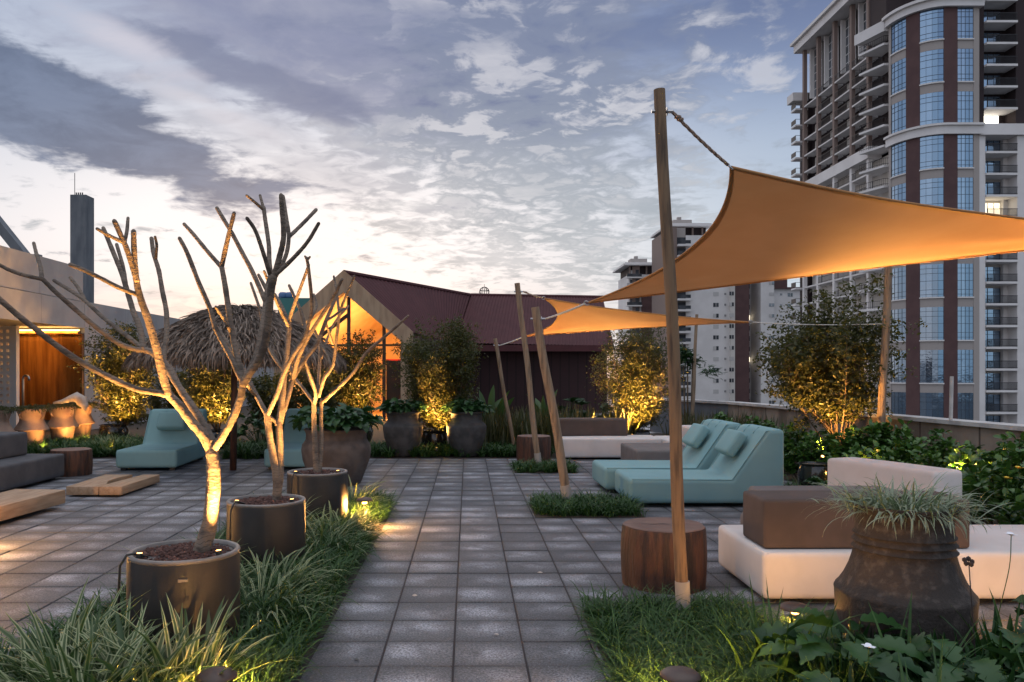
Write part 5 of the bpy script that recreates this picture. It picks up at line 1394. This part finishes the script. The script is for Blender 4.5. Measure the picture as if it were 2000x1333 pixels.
# big paddle leaves and fan palms near the maroon wall
def paddle(x, y, h, n, label, seed):
    global rng
    rng = np.random.default_rng(seed); acc = Acc(); b = np.tile(np.array([[x, y, 0.]]), (n, 1))+rng.normal(0, .05, (n, 3))*[1, 1, 0]
    C, sd = arcs(b, U(0, 6.28, n), U(1.1, 1.5, n), U(.1, .6, n), U(h*.8, h*1.05, n), 12, .6)
    pr = np.array([.07, .07, .07, .07, .08, .4, .8, 1, 1, .9, .6, .06])
    acc.add(*strips(C, sd, U(.07, .10, n)[:, None]*pr[None], .35)); o = acc.build('paddle_leaf_plant', 'leaf_banana', origin=(x, y, 0)); tag(o, label, 'plant', 'paddle leaved plants before the maroon wall')
paddle(XA(955, 17.0), 17.0, 1.30, 11, 'tall paddle-leaved plant right of the far urns', 301)
paddle(XA(1068, 17.6), 17.6, 1.25, 8, 'tall paddle-leaved plant behind the leaning poles', 302)
def fan(x, y, z, r, n, label, seed, m='leaf_philo', group='fan leaved plants before the maroon wall'):
    global rng
    rng = np.random.default_rng(seed); random.seed(seed); t = thing('fan_palm', label, 'palm', (x, y, 0), group); mb = MB(); acc = Acc()
    for i in range(n):
        a = random.uniform(0, 6.28); c = Vector((x+r*.8*math.cos(a), y+r*.5*math.sin(a), z*random.uniform(.75, 1.1)))
        mb.tube([(x, y, 0), Vector((x, y, z*.5)).lerp(c, .5), c], .008, 5, cap=False)
        k = 16; b = np.tile(np.array([tuple(c)]), (k, 1)); az_ = np.full(k, 3.14)+np.linspace(-2.4, 2.4, k)*1.0
        C, sd = arcs(b, az_, np.full(k, .9)-np.abs(np.linspace(-1, 1, k))*.5, np.full(k, .7), np.full(k, r*.75), 5, .2)
        acc.add(*strips(C, sd, np.full((k, 1), r*.07)*np.array([.5, .9, 1, .7, .1])[None], .4))
    mb.build('stems', 'leaf_philo', t); acc.build('fronds', m, t)
fan(XA(1115, 17.2), 17.2, .95, .30, 4, 'fan-leaved palm before the maroon wall', 310)
philo(XA(1160, 17.4), 17.4, .2, .5, .75, 60, 'dark lobed plant left of the golden far shrub', 311, (.2, .34))
philo(XA(1090, 17.9), 17.9, .2, .5, .6, 40, 'dark lobed plant behind the leaning poles', 312, (.2, .34))
philo(XA(1205, 17.0), 17.0, .1, .4, .65, 36, 'dark lobed plant at the left foot of the golden far shrub', 313, (.2, .3))
philo(XA(620, 15.9), 15.9, .1, .5, .6, 50, 'dark lobed plant behind the widest urn', 314, (.2, .3))
philo(XA(505, 16.2), 16.2, .1, .5, .7, 50, 'dark lobed plant right of the umbrella post', 315, (.2, .3))
philo(4.55, 9.75, .0, .3, .40, 50, 'dark lobed plant under the black pot by the near lounger', 316, (.12, .2))
philo(4.9, 6.2, .0, .45, .45, 60, 'lobed plant at the right behind the near sofa', 317, (.16, .26))
# small palm by the parapet
def plume(x, y, z, label, seed):
    global rng
    rng = np.random.default_rng(seed); random.seed(seed); t = thing('small_palm', label, 'palm', (x, y, 0)); mb = MB()
    for dx in (0, .12, -.1): mb.tube([(x+dx*.6, y, 0), (x+dx*.8, y, z*.5), (x+dx, y, z-.1+dx)], [.022, .018, .014], 6)
    mb.build('trunk', 'twig', t, smooth=True); acc = Acc()
    for (cx_, cz, n) in ((x-.08, z, 260), (x+.1, z-.12, 160), (x+.55, z-.35, 90), (x-.2, z+.12, 150)):
        b = np.stack([np.full(n, cx_)+rng.normal(0, .10, n), y+rng.normal(0, .10, n), cz+rng.normal(0, .06, n)], -1)
        C, sd = arcs(b, U(0, 6.28, n), U(-.3, 1.0, n), U(.3, 1.4, n), U(.12, .24, n), 5, .5); acc.add(*strips(C, sd, U(.012, .02, n)[:, None]*prof_leaf(5)[None], .2))
    mb2 = MB(); acc.build('crown', 'leaf_philo', t)
plume(XA(1343, 19.2), 19.2, 1.95, 'small dark palm with thin trunk beside the far thin pole', 320)
# greenery on the clay vessels
def topgreen(x, y, z, r, label, seed):
    global rng
    rng = np.random.default_rng(seed); n = 900; acc = Acc(); a = U(0, 6.28, n); q = np.sqrt(rng.random(n))*r
    b = np.stack([x+q*np.cos(a), y+q*np.sin(a), z+U(-.03, .06, n)], -1); C, sd = arcs(b, U(0, 6.28, n), U(-.6, 1.2, n), U(0, 1.5, n), U(.03, .07, n), 4, .8)
    acc.add(*strips(C, sd, U(.006, .012, n)[:, None]*prof_leaf(4)[None]))
    n = 90; a = U(0, 6.28, n); b = np.stack([x+r*.9*np.cos(a), y+r*.9*np.sin(a), np.full(n, z)], -1)
    blades(acc, b, (.08, .22), (.006, .011), (.2, .9), (1.5, 2.6), 6, 0, az_=np.pi/2-a)
    o = acc.build('trailing_greens', 'leaf_shrub', origin=(x, y, z)); tag(o, label, 'plant', 'low greenery on the clay vessels')
for i, (px, Y) in enumerate(((-8, 15.3), (62, 16.0), (122, 16.9), (160, 18.0))):
    topgreen(XA(px, Y), Y, .86, .31, 'low green leaves on the %s clay vessel' % ('leftmost', 'second', 'third', 'rightmost')[i], 330+i)
clump_obj(XA(205, 15.6), 15.6, 160, (.3, .5), (.006, .010), 'leaf_variegated', 'golden lit strap-leaved clump left of the turquoise lounger', 340, spread=.15)
clump_obj(XA(222, 15.9), 15.9, 160, (.3, .5), (.006, .010), 'leaf_variegated', 'second golden lit clump left of the turquoise lounger', 341, spread=.15)
up(XA(210, 15.2), 15.25, .03, XA(212, 15.7), 15.8, .8, 14, 'uplight in the clumps left of the turquoise lounger', 120)
bpy.context.view_layer.update()

# a few fallen leaves on the paving
rng = np.random.default_rng(77)
for i, (px, py, lb) in enumerate(((815, 1165, 'small pale fallen leaf on the central paving, left of the two together'), (965, 1240, 'small pale fallen leaf lying at the bottom centre of the path'), (700, 1290, 'green fallen leaf on the paving beside the left grass strip'), (1060, 1120, 'fallen leaf on the paving left of the near stump table'), (300, 1130, 'fallen leaf on the paving left of the nearest cylinder planter'), (1000, 960, 'fallen leaf on the paving between the grass squares and the glowing path light'))):
    Y = GY(py); x = XA(px, Y); C, sd = arcs(np.array([[x, Y, .006]]), U(0, 6.28, 1), np.array([.12]), np.array([.3]), U(.025, .05, 1), 5, .2)
    V_, Q_, u_ = strips(C, sd, np.array([[.002, .008, .011, .008, .001]])*1.0, .2); o = quads('fallen_leaf', V_, Q_, 'leaf_olive' if i == 2 else 'driftwood', origin=(x, Y, 0), uv=u_)
    tag(o, lb, 'leaf', 'fallen leaves on the paving')
